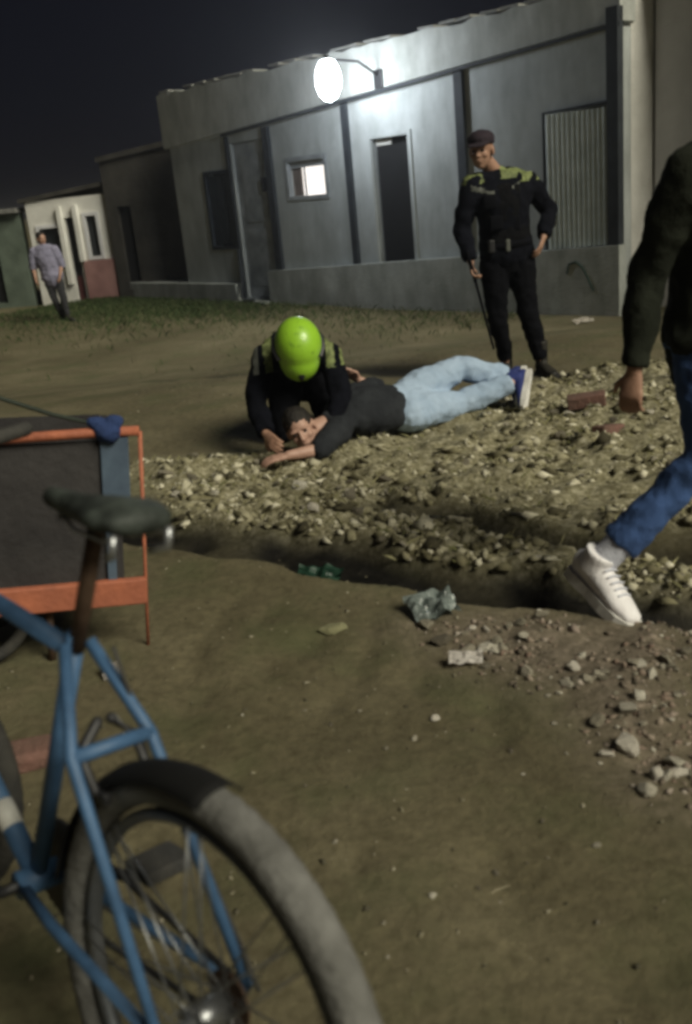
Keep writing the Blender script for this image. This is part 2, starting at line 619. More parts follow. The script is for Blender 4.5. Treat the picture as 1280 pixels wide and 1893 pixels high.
def sbox(bm, u0, u1, y0, y1, v0, v1, bevel=0.0):
    """box in survey units along the front, depth in metres"""
    return box(bm, u0 * K, u1 * K, y0, y1, v0 * K, v1 * K, bevel)

def slant(bm, u0, u1, v0a, v0b, v1a, v1b, y0, y1, n=1):
    """bar whose bottom runs v0a->v0b and top v1a->v1b between u0 and u1"""
    c = [bm.verts.new((u * K, y, v * K)) for y in (y0, y1) for (u, v) in ((u0, v0a), (u1, v0b), (u1, v1b), (u0, v1a))]
    for f in ((0, 1, 2, 3), (7, 6, 5, 4), (0, 4, 5, 1), (1, 5, 6, 2), (2, 6, 7, 3), (3, 7, 4, 0)):
        bm.faces.new([c[q] for q in f])
    return bm

HZ = math.atan2(HD.y, HD.x)
house = thing('house', 'long low grey house with a flat parapet under the bright lamp', 'house', HO, (0, 0, HZ))
holes = [(2.40, 2.97, .74, 1.72), (3.06, 3.80, .06, 2.06), (4.20, 4.91, 1.32, 1.75), (5.74, 6.31, .50, 1.87)]
holes = [tuple(v * K for v in h) for h in holes]
obj('wall', wall_holes(BM(), 1.62 * K, 8.98 * K, -0.1, 2.50 * K, holes, 0.0, 0.2), M_PLASTER, house)
b = BM()
box(b, 1.62 * K, 8.98 * K, 3.6, 3.8, -0.1, 2.5 * K)
box(b, 1.62 * K, 1.62 * K + .2, 0.203, 3.597, -0.1, 2.5 * K)
obj('rear_wall', b, M_BAREWALL, house)
b = BM()
box(b, 8.98 * K - .2, 8.98 * K, 0.203, 3.597, -0.1, 2.82 * K)
obj('end_wall', b, M_WHITEWALL, house)
b = BM()   # beam and parapet above the ledge, top edge worn uneven
N = 46
prev = None
rr = random.Random(8)
for i in range(N + 1):
    u = 1.54 + (9.0 - 1.54) * i / N
    lo = 2.12 + (u - 1.54) * (2.52 - 2.10) / 7.4
    hi = 2.83 + rr.uniform(-.022, .022) + (0.03 if 12 < i < 15 else 0)
    ring = [b.verts.new((u * K, y, v * K)) for y, v in ((-.07, lo), (-.07, hi), (.26, hi + .01), (.26, lo))]
    if prev:
        for q in range(4):
            b.faces.new((prev[q], prev[(q + 1) % 4], ring[(q + 1) % 4], ring[q]))
    else:
        b.faces.new(ring)
    prev = ring
b.faces.new(list(reversed(prev)))
obj('parapet', b, M_BEAM, house)
b = BM()
slant(b, 2.98, 9.0, 2.155, 2.50, 2.185, 2.53, -.115, -.072)
obj('ledge', b, M_DARKPOST, house)
b = BM()
box(b, 1.64 * K, 8.95 * K, .27, 3.75, 2.55 * K, 2.66 * K)
obj('roof', b, M_ROOF, house)
rr = random.Random(3)
tile_me = None
for i in range(26):     # loose capping tiles along the parapet
    u = 1.75 + i * .275 + rr.uniform(-.04, .04)
    if rr.random() < .25:
        continue
    if tile_me is None:
        b = BM()
        box(b, -.15, .15, -.13, .17, -.012, .02, .006)
        o = obj('capping_tile', b, M_ROOF, house)
        tile_me = o.data
    else:
        o = link('capping_tile', tile_me, None, house)
    o.location = (u * K, .06, 2.856 * K)
    o.rotation_euler = (rr.uniform(-.05, .02), rr.uniform(-.05, .05), rr.uniform(-.1, .1))
b = BM()
slant(b, 3.70, 9.02, -.15, -.15, .425, .655, -.16, -.002)
obj('plinth', b, M_PLINTH, house)
b = BM()
box(b, .06 * K, 2.95 * K, -.16, -.003, -.2, .255 * K, .01)
box(b, .06 * K, 1.60 * K, -.0, .9, -.2, .25 * K, .01)
obj('low_plinth', b, M_PLINTH, house)
b = BM()
box(b, 2.97 * K, 3.68 * K, -.30, -.01, -.2, .05, .01)
obj('doorstep', b, M_PLINTH, house)
for u0, u1, va, vb in ((3.81, 3.93, .43, 2.19), (5.31, 5.40, .50, 2.30), (7.05, 7.16, .575, 2.395), (8.88, 9.0, .655, 2.66)):
    b = BM()
    sbox(b, u0, u1, -.065 if u1 < 9 else -.12, -.002, va, vb)
    obj('post', b, M_DARKPOST, house)
for u0 in (2.985,):
    b = BM()
    sbox(b, u0 - .012, u0 + .05, -.05, -.002, .05, 2.15)
    obj('post', b, M_DARKPOST, house)
# dark left window with a shutter
w = obj('window', wall_holes(BM(), 2.37 * K, 3.0 * K - .03, .71 * K, 1.75 * K, [(2.42 * K, 2.95 * K - .02, .76 * K, 1.70 * K)], -.03, .05), M_SHUTTER, house)
for i in range(3):
    b = BM()
    u = 2.43 + i * .17
    sbox(b, u, u + .16, .02, .045, .77, 1.69)
    obj('shutter_board', b, M_SHUTTER, w)
# grey door
d = BM()
box(d, 3.08 * K, 3.79 * K, .06, .1, .06, 2.05 * K)
d = obj('door', d, M_DOORPAINT, house)
for z0, z1 in ((.22, .95), (1.05, 1.9)):
    b = BM()
    sbox(b, 3.2, 3.68, .045, .058, z0, z1, .006)
    obj('door_panel', b, M_DOORPAINT, d)
b = BM()
sbox(b, 3.64, 3.70, -.02, .058, 1.42, 1.60, .01)
obj('lock_box', b, M_BLACKMETAL, d)
# lit window
w = obj('window', wall_holes(BM(), 4.16 * K, 4.95 * K, 1.28 * K, 1.79 * K, [(4.21 * K, 4.90 * K, 1.33 * K, 1.74 * K)], -.02, .05), M_DOORPAINT, house)
w['label'] = 'small square window lit white from inside'
b = BM()
sbox(b, 4.10, 5.02, .32, .34, 1.2, 1.86)
obj('lit_room', b, M_LITROOM, w)
b = BM()
for i in range(6):
    u = 4.21 + i * .028
    sbox(b, u, u + .026, .09 + .012 * (i % 2), .105 + .012 * (i % 2), 1.33, 1.74)
obj('curtain', b, mat('brown_curtain', (0.25, 0.2, 0.17), .9), w)
b = BM()
sbox(b, 4.46, 4.475, .05, .08, 1.33, 1.74)
sbox(b, 4.21, 4.90, .051, .079, 1.66, 1.74)
obj('mullion', b, M_DOORPAINT, w)
# dark doorway
w = obj('doorway', wall_holes(BM(), 5.68 * K, 6.37 * K, .49 * K, 1.92 * K, [(5.735 * K, 6.315 * K, .5 * K, 1.87 * K)], -.025, .06), M_PLASTER, house)
b = BM()
sbox(b, 5.745, 6.305, .10, .14, .50, 1.865)
d = obj('door_leaf', b, M_DARKIN, w)
b = BM()
sbox(b, 5.76, 6.0, .07, .098, 1.79, 1.86, .01)
obj('transom_light', b, M_WHITEWALL, w)
# corrugated gate
b = BM()
NC = 60
ring0 = None
for i in range(NC + 1):
    u = 8.18 + (8.86 - 8.18) * i / NC
    y = -.075 + .012 * math.cos(i * 2 * PI / 5)
    bot = .625 + (u - 8.18) * .045
    r_ = [b.verts.new((u * K, y, bot * K)), b.verts.new((u * K, y, 1.86 * K)), b.verts.new((u * K, y + .01, 1.86 * K)), b.verts.new((u * K, y + .01, bot * K))]
    if ring0:
        for q in range(4):
            b.faces.new((ring0[q], ring0[(q + 1) % 4], r_[(q + 1) % 4], r_[q]))
    ring0 = r_
obj('corrugated_gate', b, M_ZINC, house)
b = BM()
tube(b, [(8.15 * K, -.05, .62 * K), (8.15 * K, -.05, 1.88 * K), (8.87 * K, -.05, 1.9 * K)], .022, 8)
obj('gate_frame', b, M_DARKPOST, house)
# pipe down the plinth at the grey door
b = BM()
tube(b, [(3.02 * K, -.06, .72 * K), (3.05 * K, -.10, .3 * K), (3.12 * K, -.22, .10 * K), (3.30 * K, -.34, .05 * K), (3.5 * K, -.33, .06 * K)], .03, 8)
obj('drain_pipe', b, M_DARKPOST, house)
# painted scrawl on the plinth
b = BM()
pts = [(8.44, .40), (8.47, .49), (8.55, .51), (8.62, .46), (8.68, .36), (8.74, .24)]
tube(b, [(u * K, -.165, v * K) for u, v in pts], .016, 6)
obj('scrawl', b, mat('dark_green_paint', (0.05, 0.085, 0.075), .9), house)

# lamp on the house
lamp = thing('wall_lamp', 'bright white lamp glowing on the parapet of the grey house', 'lamp',
             HO + HD * (5.992 * K) + Vector((0, 0, 2.464 * K)) + HN * .07, (0, 0, HZ))
b = BM()
box(b, -.09, .09, -.03, -.001, -.13, .13, .01)
obj('back_plate', b, M_BLACKMETAL, lamp)
b = BM()
tube(b, [(0, -.03, .06), (0, -.40, .24), (0, -1.0, .27)], .018, 8)
tube(b, [(0, -1.0, .33), (0, -1.0, .25)], [.03, .07], 12)
obj('bracket', b, M_BLACKMETAL, lamp)
b = BM()
ell(b, (0, -1.0, 0.0), (.195, .16, .28), seg=20)
obj('globe', b, emit('lamp_glow', (0.86, 0.93, 1.0), 74.0), lamp, True)

# right neighbour, set back
NB = HO + HD * (9.0 * K) - HN * (.5 * K)
nb = thing('house', 'dim grey neighbouring house set back at the right edge', 'house', NB, (0, 0, HZ))
b = BM()
wall_holes(b, .02, 8.0, -.15, 3.9, [(1.6, 2.5, .1, 2.2)], 0, .2)
obj('wall', b, M_GREYWALL, nb)
b = BM()
box(b, .02, 8.1, -.25, 3.5, 3.903, 4.05, .01)
obj('roof', b, M_ROOF, nb)
b = BM()
box(b, 1.605, 2.495, .08, .12, .0, 2.2)
obj('door', b, M_DARKIN, nb)
b = BM()
box(b, 7.8, 8.0, .203, 3.4, -.15, 3.9)
box(b, .02, 7.797, 3.2, 3.4, -.15, 3.9)
obj('rear_wall', b, M_BAREWALL, nb)

# bare wall house between the grey house and the white one
dk = thing('house', 'unlit bare walled house between the white house and the grey house', 'house', (-4.41, 21.72, FLOOR), (0, 0, math.radians(-20)))
b = BM()
wall_holes(b, 0.05, 2.7, -.15, 2.9, [(.30, .62, 0.2, 1.9)], 0, .2)
box(b, 0.05, .25, .203, 3.2, -.15, 2.9)
box(b, 2.5, 2.7, .203, 3.2, -.15, 2.9)
obj('wall', b, M_BAREWALL, dk)
b = BM()
slant(b, -.0, 2.75 / K, 2.80 / K, 3.08 / K, 2.9 / K, 3.18 / K, -.05, 3.3)
obj('roof', b, M_BAREWALL, dk)
b = BM()
box(b, .305, .615, .1, .14, .0, 1.9)
obj('door', b, M_DARKIN, dk)

# white house far left
WO = Vector((-5.3675 * K, 16.6994 * K, FLOOR))
wh = thing('house', 'small whitewashed house with pink wainscot far left', 'house', WO, (0, 0, math.radians(-14)))
hl = [(.95, 1.35, .78, 1.21), (1.43, 1.60, .02, 1.32), (1.78, 2.0, .68, 1.34)]
hl = [tuple(v * K for v in h) for h in hl]
obj('wall', wall_holes(BM(), .80 * K, 2.17 * K, -.15, 1.62 * K, hl, 0, .2), M_WHITEWALL, wh)
b = BM()
box(b, .80 * K, .80 * K + .2, .203, 3, -.15, 1.62 * K)
box(b, 2.17 * K - .2, 2.17 * K, .203, 3, -.15, 1.62 * K)
obj('side_wall', b, M_WHITEWALL, wh)
b = BM()
sbox(b, 1.66, 2.22, -.06, -.002, -.1, .64)
obj('wainscot', b, M_PINK, wh)
b = BM()
slant(b, .70, 2.18, 1.60, 1.74, 1.66, 1.80, -.05, 3.1)
obj('roof', b, M_BAREWALL, wh)
for h, nm in ((hl[0], 'window'), (hl[2], 'window')):
    f = obj(nm, wall_holes(BM(), h[0] - .04, h[1] + .04, h[2] - .04, h[3] + .04, [(h[0] + .03, h[1] - .03, h[2] + .03, h[3] - .03)], -.03, .02), M_WHITEWALL if nm == 'door_frame' else M_GREYWALL, wh)
    b = BM()
    box(b, h[0] + .02, h[1] - .02, .08, .1, h[2] + .02, h[3] - .02)
    obj('pane', b, M_GLASS, f)
h = hl[1]
b = BM()
box(b, h[0] + .01, h[1] - .01, .1, .14, h[2], h[3] - .005)
d = obj('door', b, M_DARKIN, wh)
b = BM()
box(b, h[0] + .03, h[1] - .03, .075, .098, .05, .55)
obj('kick_panel', b, mat('dark_red_paint', (0.09, 0.025, 0.025), .8), d)
for u in (1.385, 1.66):
    b = BM()
    sbox(b, u - .035, u + .035, -.10, -.003, .64 if u > 1.5 else .3, 1.5)
    obj('pillar', b, M_WHITEWALL, wh)
# dull green house at the far left edge
gh = thing('house', 'dull green house cut off by the left edge of the view', 'house', WO + Vector((-3.2, .9, 0)), (0, 0, math.radians(-14)))
b = BM()
wall_holes(b, 0, 4.15, -.15, 1.98, [(3.2, 3.5, .1, 1.6)], 0, .2)
box(b, 0, .2, .203, 3, -.15, 1.98)
obj('wall', b, M_GREENWALL, gh)
b = BM()
box(b, -.1, 4.2, -.15, 3.1, 1.985, 2.08, .01)
obj('roof', b, M_ROOF, gh)
b = BM()
box(b, 3.21, 3.49, .1, .14, 0, 1.6)
obj('door', b, M_DARKIN, gh)

# ---------------------------------------------------------------- people
M_SKIN = mat('skin', (0.40, 0.235, 0.165), 0.55, (0.32, 0.18, 0.125), 18, 0.1, 120)
M_SKIN2 = mat('skin_pale', (0.50, 0.31, 0.24), 0.5, (0.42, 0.25, 0.19), 18, 0.1, 120)
M_NAVY = mat('navy_uniform', (0.006, 0.0066, 0.011), 0.95, (0.0035, 0.004, 0.0065), 9, 0.3, 160, spec=0.1)
M_NAVY2 = mat('navy_trousers', (0.005, 0.0053, 0.0075), 0.95, (0.003, 0.0032, 0.0045), 9, 0.3, 160, spec=0.1)
M_LIME = mat('lime_high_visibility', (0.25, 0.29, 0.11), 0.7, (0.07, 0.09, 0.03), 22, 0.2, 120)
M_REFLECT = mat('silver_reflective', (0.14, 0.145, 0.13), 0.6, (0.07, 0.075, 0.065), 14)
M_CAP = mat('dark_plum_cap', (0.028, 0.017, 0.026), 0.85, (0.015, 0.010, 0.015), 12, 0.3, 120)
M_BOOT = mat('black_boot_leather', (0.014, 0.013, 0.012), 0.6, (0.03, 0.027, 0.02), 14, 0.3, 80)
M_HELMET = mat('lime_helmet_shell', (0.31, 0.58, 0.035), 0.38, (0.17, 0.34, 0.03), 26, 0.1, 60, spec=0.5, coat=0.25, contrast=(0.28, 0.44))
M_HAIR = mat('black_hair', (0.012, 0.010, 0.009), 0.6, (0.02, 0.016, 0.012), 30, 0.6, 90)
M_SHIRTG = mat('charcoal_shirt', (0.030, 0.033, 0.038), 0.95, (0.019, 0.021, 0.025), 9, 0.3, 150, spec=0.15)
M_LIGHTJEAN = mat('light_blue_jeans', (0.40, 0.51, 0.66), 0.9, (0.32, 0.425, 0.57), 7, 0.3, 180)
M_BLUEJEAN = mat('blue_jeans', (0.055, 0.115, 0.29), 0.9, (0.042, 0.088, 0.23), 5, 0.3, 180)
M_BLUESHOE = mat('blue_canvas_shoe', (0.03, 0.045, 0.19), 0.8)
M_WHITE = mat('white_rubber', (0.78, 0.77, 0.74), 0.6, (0.6, 0.58, 0.54), 12)
M_WHITESHOE = mat('white_sneaker', (0.88, 0.86, 0.87), 0.55, (0.76, 0.73, 0.74), 14, 0.2, 90)
M_OLIVE = mat('dark_olive_jacket', (0.021, 0.024, 0.017), 0.95, (0.013, 0.015, 0.0105), 9, 0.3, 120, spec=0.12)
M_LAVENDER = mat('pale_lavender_shirt', (0.24, 0.23, 0.31), 0.9, (0.20, 0.195, 0.27), 4, 0.2, 100)
M_DARKTROUS = mat('dark_trousers', (0.03, 0.03, 0.034), 0.9, (0.02, 0.02, 0.022), 9)
M_EYE = mat('eye', (0.03, 0.025, 0.02), 0.2)

def V3(p):
    return Vector(p)

def limb(bm, a, b_, ra, rb, side=(1, 0, 0), bulge=1.08, flat=1.0):
    a, b_ = V3(a), V3(b_)
    m_ = a.lerp(b_, .38)
    rm = (ra * .62 + rb * .38) * bulge
    loft(bm, [(a, ra, ra * flat), (m_, rm, rm * flat), (b_, rb, rb * flat)], side)

def head_shape(bm, c, f, u):
    """head about its centre; f: the way the face looks, u: crown"""
    c, f, u = V3(c), V3(f).normalized(), V3(u)
    u = (u - f * u.dot(f)).normalized()
    s = f.cross(u)
    M = Matrix((s, f, u)).transposed()
    q = lambda x, y, z: c + M @ Vector((x, y, z))
    ell(bm, q(0, -.012, .035), (.077, .096, .088), M)
    ell(bm, q(0, .022, -.03), (.062, .070, .085), M)
    ell(bm, q(0, .045, -.085), (.034, .036, .028), M)          # chin
    loft(bm, [(q(0, .086, .018), .009, .009), (q(0, .104, -.012), .012, .012), (q(0, .108, -.024), .017, .012)], s, 10)   # nose
    for sx in (-1, 1):
        ell(bm, q(sx * .030, .078, .028), (.026, .016, .008), M)   # brow
        ell(bm, q(sx * .038, .062, -.022), (.022, .024, .020), M)  # cheek
        ell(bm, q(sx * .078, -.012, -.005), (.009, .022, .034), M) # ear
    ell(bm, q(0, .084, -.053), (.026, .012, .0075), M)         # lips
    ell(bm, q(0, .082, -.066), (.022, .012, .0065), M)
    return M, q

def hand_shape(bm, w, d, nrm, curl=0.5, thumb=1.0, scale=1.0, fist=False):
    """palm, four fingers of unequal length and a thumb from the palm's side. nrm: the way the palm faces"""
    w, d = V3(w), V3(d).normalized()
    nrm = V3(nrm)
    nrm = (nrm - d * nrm.dot(d)).normalized()
    t = d.cross(nrm) * thumb
    k_ = scale
    loft(bm, [(w, .026 * k_, .019 * k_), (w + d * .03 * k_, .034 * k_, .017 * k_), (w + d * .085 * k_, .040 * k_, .014 * k_)], t, 14)
    for off, ln in ((.031, .072), (.0105, .080), (-.0105, .074), (-.031, .058)):
        p = w + d * .088 * k_ + t * off * k_
        a = curl * .5
        pts = [p - d * .02 * k_, p]
        dirn = d
        for sgm, fr in enumerate((.45, .32, .23)):
            ang = a + curl * (sgm + .2)
            dirn = d * math.cos(ang) + nrm * math.sin(ang) + t * off * .8
            p = p + dirn.normalized() * ln * fr * k_
            pts.append(p)
        loft(bm, [(pp, rr * k_, rr * k_) for pp, rr in zip(pts, (.010, .0098, .009, .008, .0068))], t, 10)
    b0 = w + d * .028 * k_ + t * .026 * k_
    b1 = b0 + (d * .55 + t * .75 + nrm * .25) * .036 * k_
    b2 = b1 + (d * .85 + t * .35 + nrm * (.3 + curl * .4)) * .030 * k_
    loft(bm, [(b0, .013 * k_, .013 * k_), (b1, .011 * k_, .011 * k_), (b2, .0085 * k_, .0085 * k_)], t, 10)

def foot_dirs(toe_dir, up=(0, 0, 1)):
    f = V3(toe_dir).normalized()
    u = V3(up)
    u = (u - f * u.dot(f)).normalized()
    return f, u, f.cross(u)

def shoe_parts(root, name, ankle, toe_dir, up, m_upper, m_sole, cuff=.10, scale=1.0, fat=1.0, label=None):
    f, u, s = foot_dirs(toe_dir, up)
    a = V3(ankle)
    kk = scale
    g = lambda x, z: a + f * x * kk + u * z * kk
    bm = BM()
    loft(bm, [(g(x_, z_ + b_ * (fat - 1)), a_ * fat, b_ * fat) for x_, z_, a_, b_ in ((-.055, -.035, .030, .040), (.0, -.03, .037, .045), (.07, -.042, .043, .036), (.135, -.052, .046, .026), (.185, -.058, .034, .018))], s, 16)
    loft(bm, [(g(-.012, -.03), .044 * fat, .044 * fat), (g(-.008, cuff - .06), .046 * fat, .047 * fat), (g(-.006, cuff), .047 * fat, .049 * fat)], s, 16, False)
    o = remesh(name, bm, .0075, m_upper, root, 4, .004, .05)
    if label:
        o['label'] = label
    bm = BM()
    outline = [(-.088, .0), (-.078, .024), (-.04, .034), (.03, .034), (.10, .046), (.165, .046), (.205, .030), (.222, 0)]
    outl = outline + [(x, -y) for x, y in reversed(outline[1:-1])]
    lo = [bm.verts.new(a + f * x * kk + s * y * kk * (fat * .5 + .5) + u * (-.092 + (.012 if x > .19 else 0)) * kk) for x, y in outl]
    hi = [bm.verts.new(a + f * x * kk * .985 + s * y * kk * .97 * (fat * .5 + .5) + u * -.060 * kk) for x, y in outl]
    n = len(outl)
    for i in range(n):
        bm.faces.new((lo[i], lo[(i + 1) % n], hi[(i + 1) % n], hi[i]))
    bm.faces.new(list(reversed(lo)))
    bm.faces.new(hi)
    so = obj('sole', bm, m_sole)
    so.parent = o
    return o

def person(label, J, face, crown, opts):
    root = thing('person', label, 'person', V3(J['base']))
    side = (V3(J['shL']) - V3(J['shR'])).normalized()
    hs = (V3(J['hipL']) - V3(J['hipR'])).normalized()
    mid_s = V3(J['shL']).lerp(V3(J['shR']), .5)
    mid_h = V3(J['hipL']).lerp(V3(J['hipR']), .5)
    ax = (mid_s - mid_h).normalized()
    wS = (V3(J['shL']) - V3(J['shR'])).length / 2
    bend = V3(J.get('bend', (0, 0, 0)))
    P_ = lambda t: mid_h.lerp(mid_s, t) + bend * (4 * t * (1 - t))
    sc = opts.get('girth', 1.0)
    def torso(bm, g, lo=-.12, hi=1.0, seg=22, hipx=0.0):
        st = [(-.18, .120, .10), (0, .165, .118), (.30, .142, .104), (.62, .160, .118), (.86, wS * .95, .100), (1.02, wS * .80, .075)]
        rings = [(P_(t), a * sc + g + (hipx if t <= 0 else hipx * .5 if t < .5 else 0), b_ * sc + g + (hipx if t <= 0 else hipx * .5 if t < .5 else 0)) for t, a, b_ in st if lo - .07 <= t <= hi + .03]
        loft(bm, rings, side * .8 + hs * .2, seg)
    # one skin from crown to sole
    bm = BM()
    M, q = head_shape(bm, J['head'], face, crown)
    nk = V3(J['neck'])
    limb(bm, nk, V3(J['head']) + M @ Vector((0, -.025, -.04)), .058, .052, side, 1.0)
    loft(bm, [(V3(J['shR']).lerp(nk, .1), .045, .045), (nk - ax * .02, .065, .06), (V3(J['shL']).lerp(nk, .1), .045, .045)], ax, 14)
    torso(bm, -.004)
    for S in 'RL':
        sh, el, wr = V3(J['sh' + S]), V3(J['el' + S]), V3(J['wr' + S])
        limb(bm, sh, el, .050, .038, side)
        limb(bm, el, wr, .038, .026, side)
        hd = V3(J.get('hd' + S, tuple(wr - el)))
        hand_shape(bm, wr, hd, V3(J['pn' + S]), J.get('cu' + S, .5), 1.0 if S == 'L' else -1.0)
        hip, kn, an = V3(J['hip' + S]), V3(J['kn' + S]), V3(J['an' + S])
        limb(bm, hip, kn, .082, .052, hs)
        limb(bm, kn, an, .052, .034, hs, 1.15)
        f, u, s_ = foot_dirs(J['toe' + S], J.get('sole' + S, (0, 0, 1)))
        loft(bm, [(an - f * .035 - u * .045, .020, .018), (an + f * .06 - u * .048, .025, .017), (an + f * .14 - u * .058, .022, .010)], s_, 12)
    body = remesh('body', bm, opts.get('voxel', .0065), opts['skin'], root, 3)
    for sx in (-1, 1):
        bm = BM()
        ell(bm, q(sx * .031, .0765, .008), (.0135, .009, .0075), M, 10)
        e = obj('eye', bm, M_EYE, None, True)
        e.parent = body
    # jacket or shirt
    bm = BM()
    g = opts.get('loose', .014)
    torso(bm, g, lo=opts.get('hem', -.10), hi=1.0, hipx=opts.get('hipx', 0.0))
    loft(bm, [(V3(J['shR']).lerp(nk, .05) , .050 + g, .046 + g), (nk - ax * .035, .075, .072), (V3(J['shL']).lerp(nk, .05), .050 + g, .046 + g)], ax, 16)
    loft(bm, [(nk - ax * .04, .078, .076), (nk + (V3(J['head']) - nk).normalized() * opts.get('collar', .03), .066, .066)], side, 18, False)
    cut = opts.get('sleeve', 1.0)
    for S in 'RL':
        sh, el, wr = V3(J['sh' + S]), V3(J['el' + S]), V3(J['wr' + S])
        limb(bm, sh, el, .055 + g, .046 + g, side)
        if cut > .5:
            e2 = el.lerp(wr, min(1, (cut - .5) * 2) * .97)
            loft(bm, [(el, .046 + g, .046 + g), (el.lerp(e2, .5), .043 + g, .043 + g), (e2, .034 + g, .034 + g)], side, 14, False)
    remesh('jacket' if opts.get('jacket', True) else 'shirt', bm, .010, opts['top'], root, 5, opts.get('folds', .034), .085, opts.get('pick'))
    # trousers
    bm = BM()
    lw = opts.get('legw', 0.0)
    torso(bm, .006 + lw * .1, lo=-.18, hi=opts.get('waist', .16))
    for S in 'RL':
        hip, kn, an = V3(J['hip' + S]), V3(J['kn' + S]), V3(J['an' + S])
        limb(bm, hip, kn, .094 + lw, .066 + lw * .7, hs)
        ank = kn.lerp(an, opts.get('cuff', .93))
        loft(bm, [(kn, .066 + lw * .7, .066 + lw * .7), (kn.lerp(ank, .35), .064 + lw * .6, .066 + lw * .6), (ank, opts.get('hemr', .052), opts.get('hemr', .052))], hs, 16, False)
    remesh('trousers', bm, .010, opts['legs'], root, 5, .034, .08)
    for S in 'RL':
        shoe_parts(root, opts.get('shoe', 'shoe'), J['an' + S], J['toe' + S], J.get('sole' + S, (0, 0, 1)), opts['upper'], opts['sole'], opts.get('shoe_cuff', .06), opts.get('shoe_scale', 1.0), opts.get('shoe_fat', 1.0))
    if opts.get('hair', True):
        bm = BM()
        ell(bm, q(0, -.022, .045), (.083, .100, .090), M, 20)
        ell(bm, q(0, -.055, -.005), (.074, .060, .070), M, 16)
        h_ = remesh('hair', bm, .008, M_HAIR, root, 2, .012, .03)
    return root, M, q, body, mid_h, ax, side

def add(root, name, bm, m, smooth=True):
    o = obj(name, bm, m, None, smooth)
    o.parent = root
    o.matrix_parent_inverse = Matrix.Translation(root.location).inverted()
    return o

# --- officer standing with a hand on the hip
zf = gz(1.38, 7.1)
J = dict(base=(1.38, 7.10, zf), head=(1.15, 7.03, 1.555), neck=(1.25, 7.1, 1.40), shR=(1.07, 7.03, 1.345), shL=(1.49, 7.16, 1.325),
         elR=(.99, 7.06, 1.06), wrR=(1.03, 6.97, .845), elL=(1.645, 7.24, 1.12), wrL=(1.565, 7.08, .955),
         hipR=(1.215, 7.10, .88), hipL=(1.40, 7.15, .87), knR=(1.215, 7.10, .48), knL=(1.43, 7.07, .47),
         anR=(1.28, 7.16, zf + .095), anL=(1.52, 7.05, zf + .095), toeR=(-.35, -.9, 0), toeL=(.25, -.95, 0),
         pnR=(.9, -.2, 0), pnL=(-.8, .2, -.1), hdR=(.05, -.25, -1), hdL=(-.35, -.35, -.75), cuR=.9, cuL=.35)
def pick_off(c):
    # high visibility yoke over the shoulders and a grey chevron on the chest
    n_ = mnoise.noise(Vector((c.x * 16, c.y * 16, c.z * 16)))
    if c.z > 1.335 and c.x > 1.27 and n_ > -.22:
        return 1
    if c.z > 1.35 and c.x < 1.16 and n_ > .0:
        return 1
    dx = abs(c.x - 1.23)
    if c.y < 7.12 and 1.262 + .26 * dx < c.z < 1.296 + .26 * dx and .02 < dx < .17 and n_ > -.35:
        return 2
    return 0
root, M, q, body, mh, ax, sd = person('person in dark uniform and plum cap standing, one hand on hip, holding a baton', J, (-.42, -.9, -.06), (0, 0, 1),
    dict(skin=M_SKIN, top=[M_NAVY, M_LIME, M_REFLECT], legs=M_NAVY2, upper=M_BOOT, sole=M_BLACKMETAL, shoe='boot', shoe_cuff=.16, hair=False,
         loose=.016, pick=pick_off, collar=.045, girth=1.14, hem=-.05, legw=.012))
bm = BM()   # cap: soft crown and a short peak
ell(bm, q(0, -.012, .075), (.092, .112, .062), M, 20)
loft(bm, [(q(0, -.012, .045), .089, .108), (q(0, -.012, .075), .091, .110)], M.col[0], 20, False)
loft(bm, [(q(0, .06, .052), .078, .010), (q(0, .115, .044), .070, .007), (q(0, .150, .036), .048, .005)], M.col[0], 16)
remesh('cap', bm, .007, M_CAP, root, 3, .006, .05)
bm = BM()   # hair at the nape
ell(bm, q(0, -.05, .005), (.076, .058, .062), M, 16)
remesh('hair', bm, .008, M_HAIR, root, 2, .008, .03)
bm = BM()   # padded vest
pv = lambda t: mh.lerp((V3(J['shL']) + V3(J['shR'])) / 2, t)
loft(bm, [(pv(.16), .190, .142), (pv(.45), .186, .142), (pv(.72), .196, .150), (pv(.84), .180, .136)], sd, 26)
remesh('vest', bm, .010, mat('black_vest', (0.0075, 0.0075, 0.0085), .95, (0.004, 0.004, 0.005), 14, .4, 70, spec=.1), root, 3, .02, .07)
for dx_, dz_ in ((-.10, .12), (.085, .12), (-.06, -.02), (.07, -.03)):
    bm = BM()
    c0 = pv(.5) + sd * dx_ + Vector((-.02, -.150 + abs(dx_) * .3, dz_))
    box(bm, c0.x - .045, c0.x + .045, c0.y - .022, c0.y + .03, c0.z - .05, c0.z + .045, .010)
    add(root, 'vest_pocket', bm, M_NAVY2)
bm = BM()   # duty belt
pc = mh + ax * .06
loft(bm, [(pc - ax * .024, .200, .148), (pc + ax * .024, .197, .148)], sd, 30, False)
belt = add(root, 'duty_belt', bm, M_NAVY2)
for off, w_ in ((.02, .03), (-.10, .04), (.13, .045)):
    bm = BM()
    c0 = pc + sd * off + Vector((-.03, -.14 + abs(off) * .25, 0))
    box(bm, c0.x - w_ / 2, c0.x + w_ / 2, c0.y - .03, c0.y + .03, c0.z - .05, c0.z + .035, .008)
    pz = obj('buckle' if off == .02 else 'pouch', bm, M_REFLECT if off == .02 else M_BLACKMETAL)
    pz.parent = belt
bt = thing('baton', 'long black baton hanging from the hand of the standing officer', 'baton', (1.05, 6.93, .74))
bm = BM()
tube(bm, [(-.045, .01, .17), (-.01, 0, .02), (.0, 0, -.03)], [.013, .014, .013], 10, True)
obj('grip', bm, M_NAVY2, bt, True)
bm = BM()
tube(bm, [(.0, 0, -.03), (.10, -.02, -.50)], [.010, .009], 10, True)
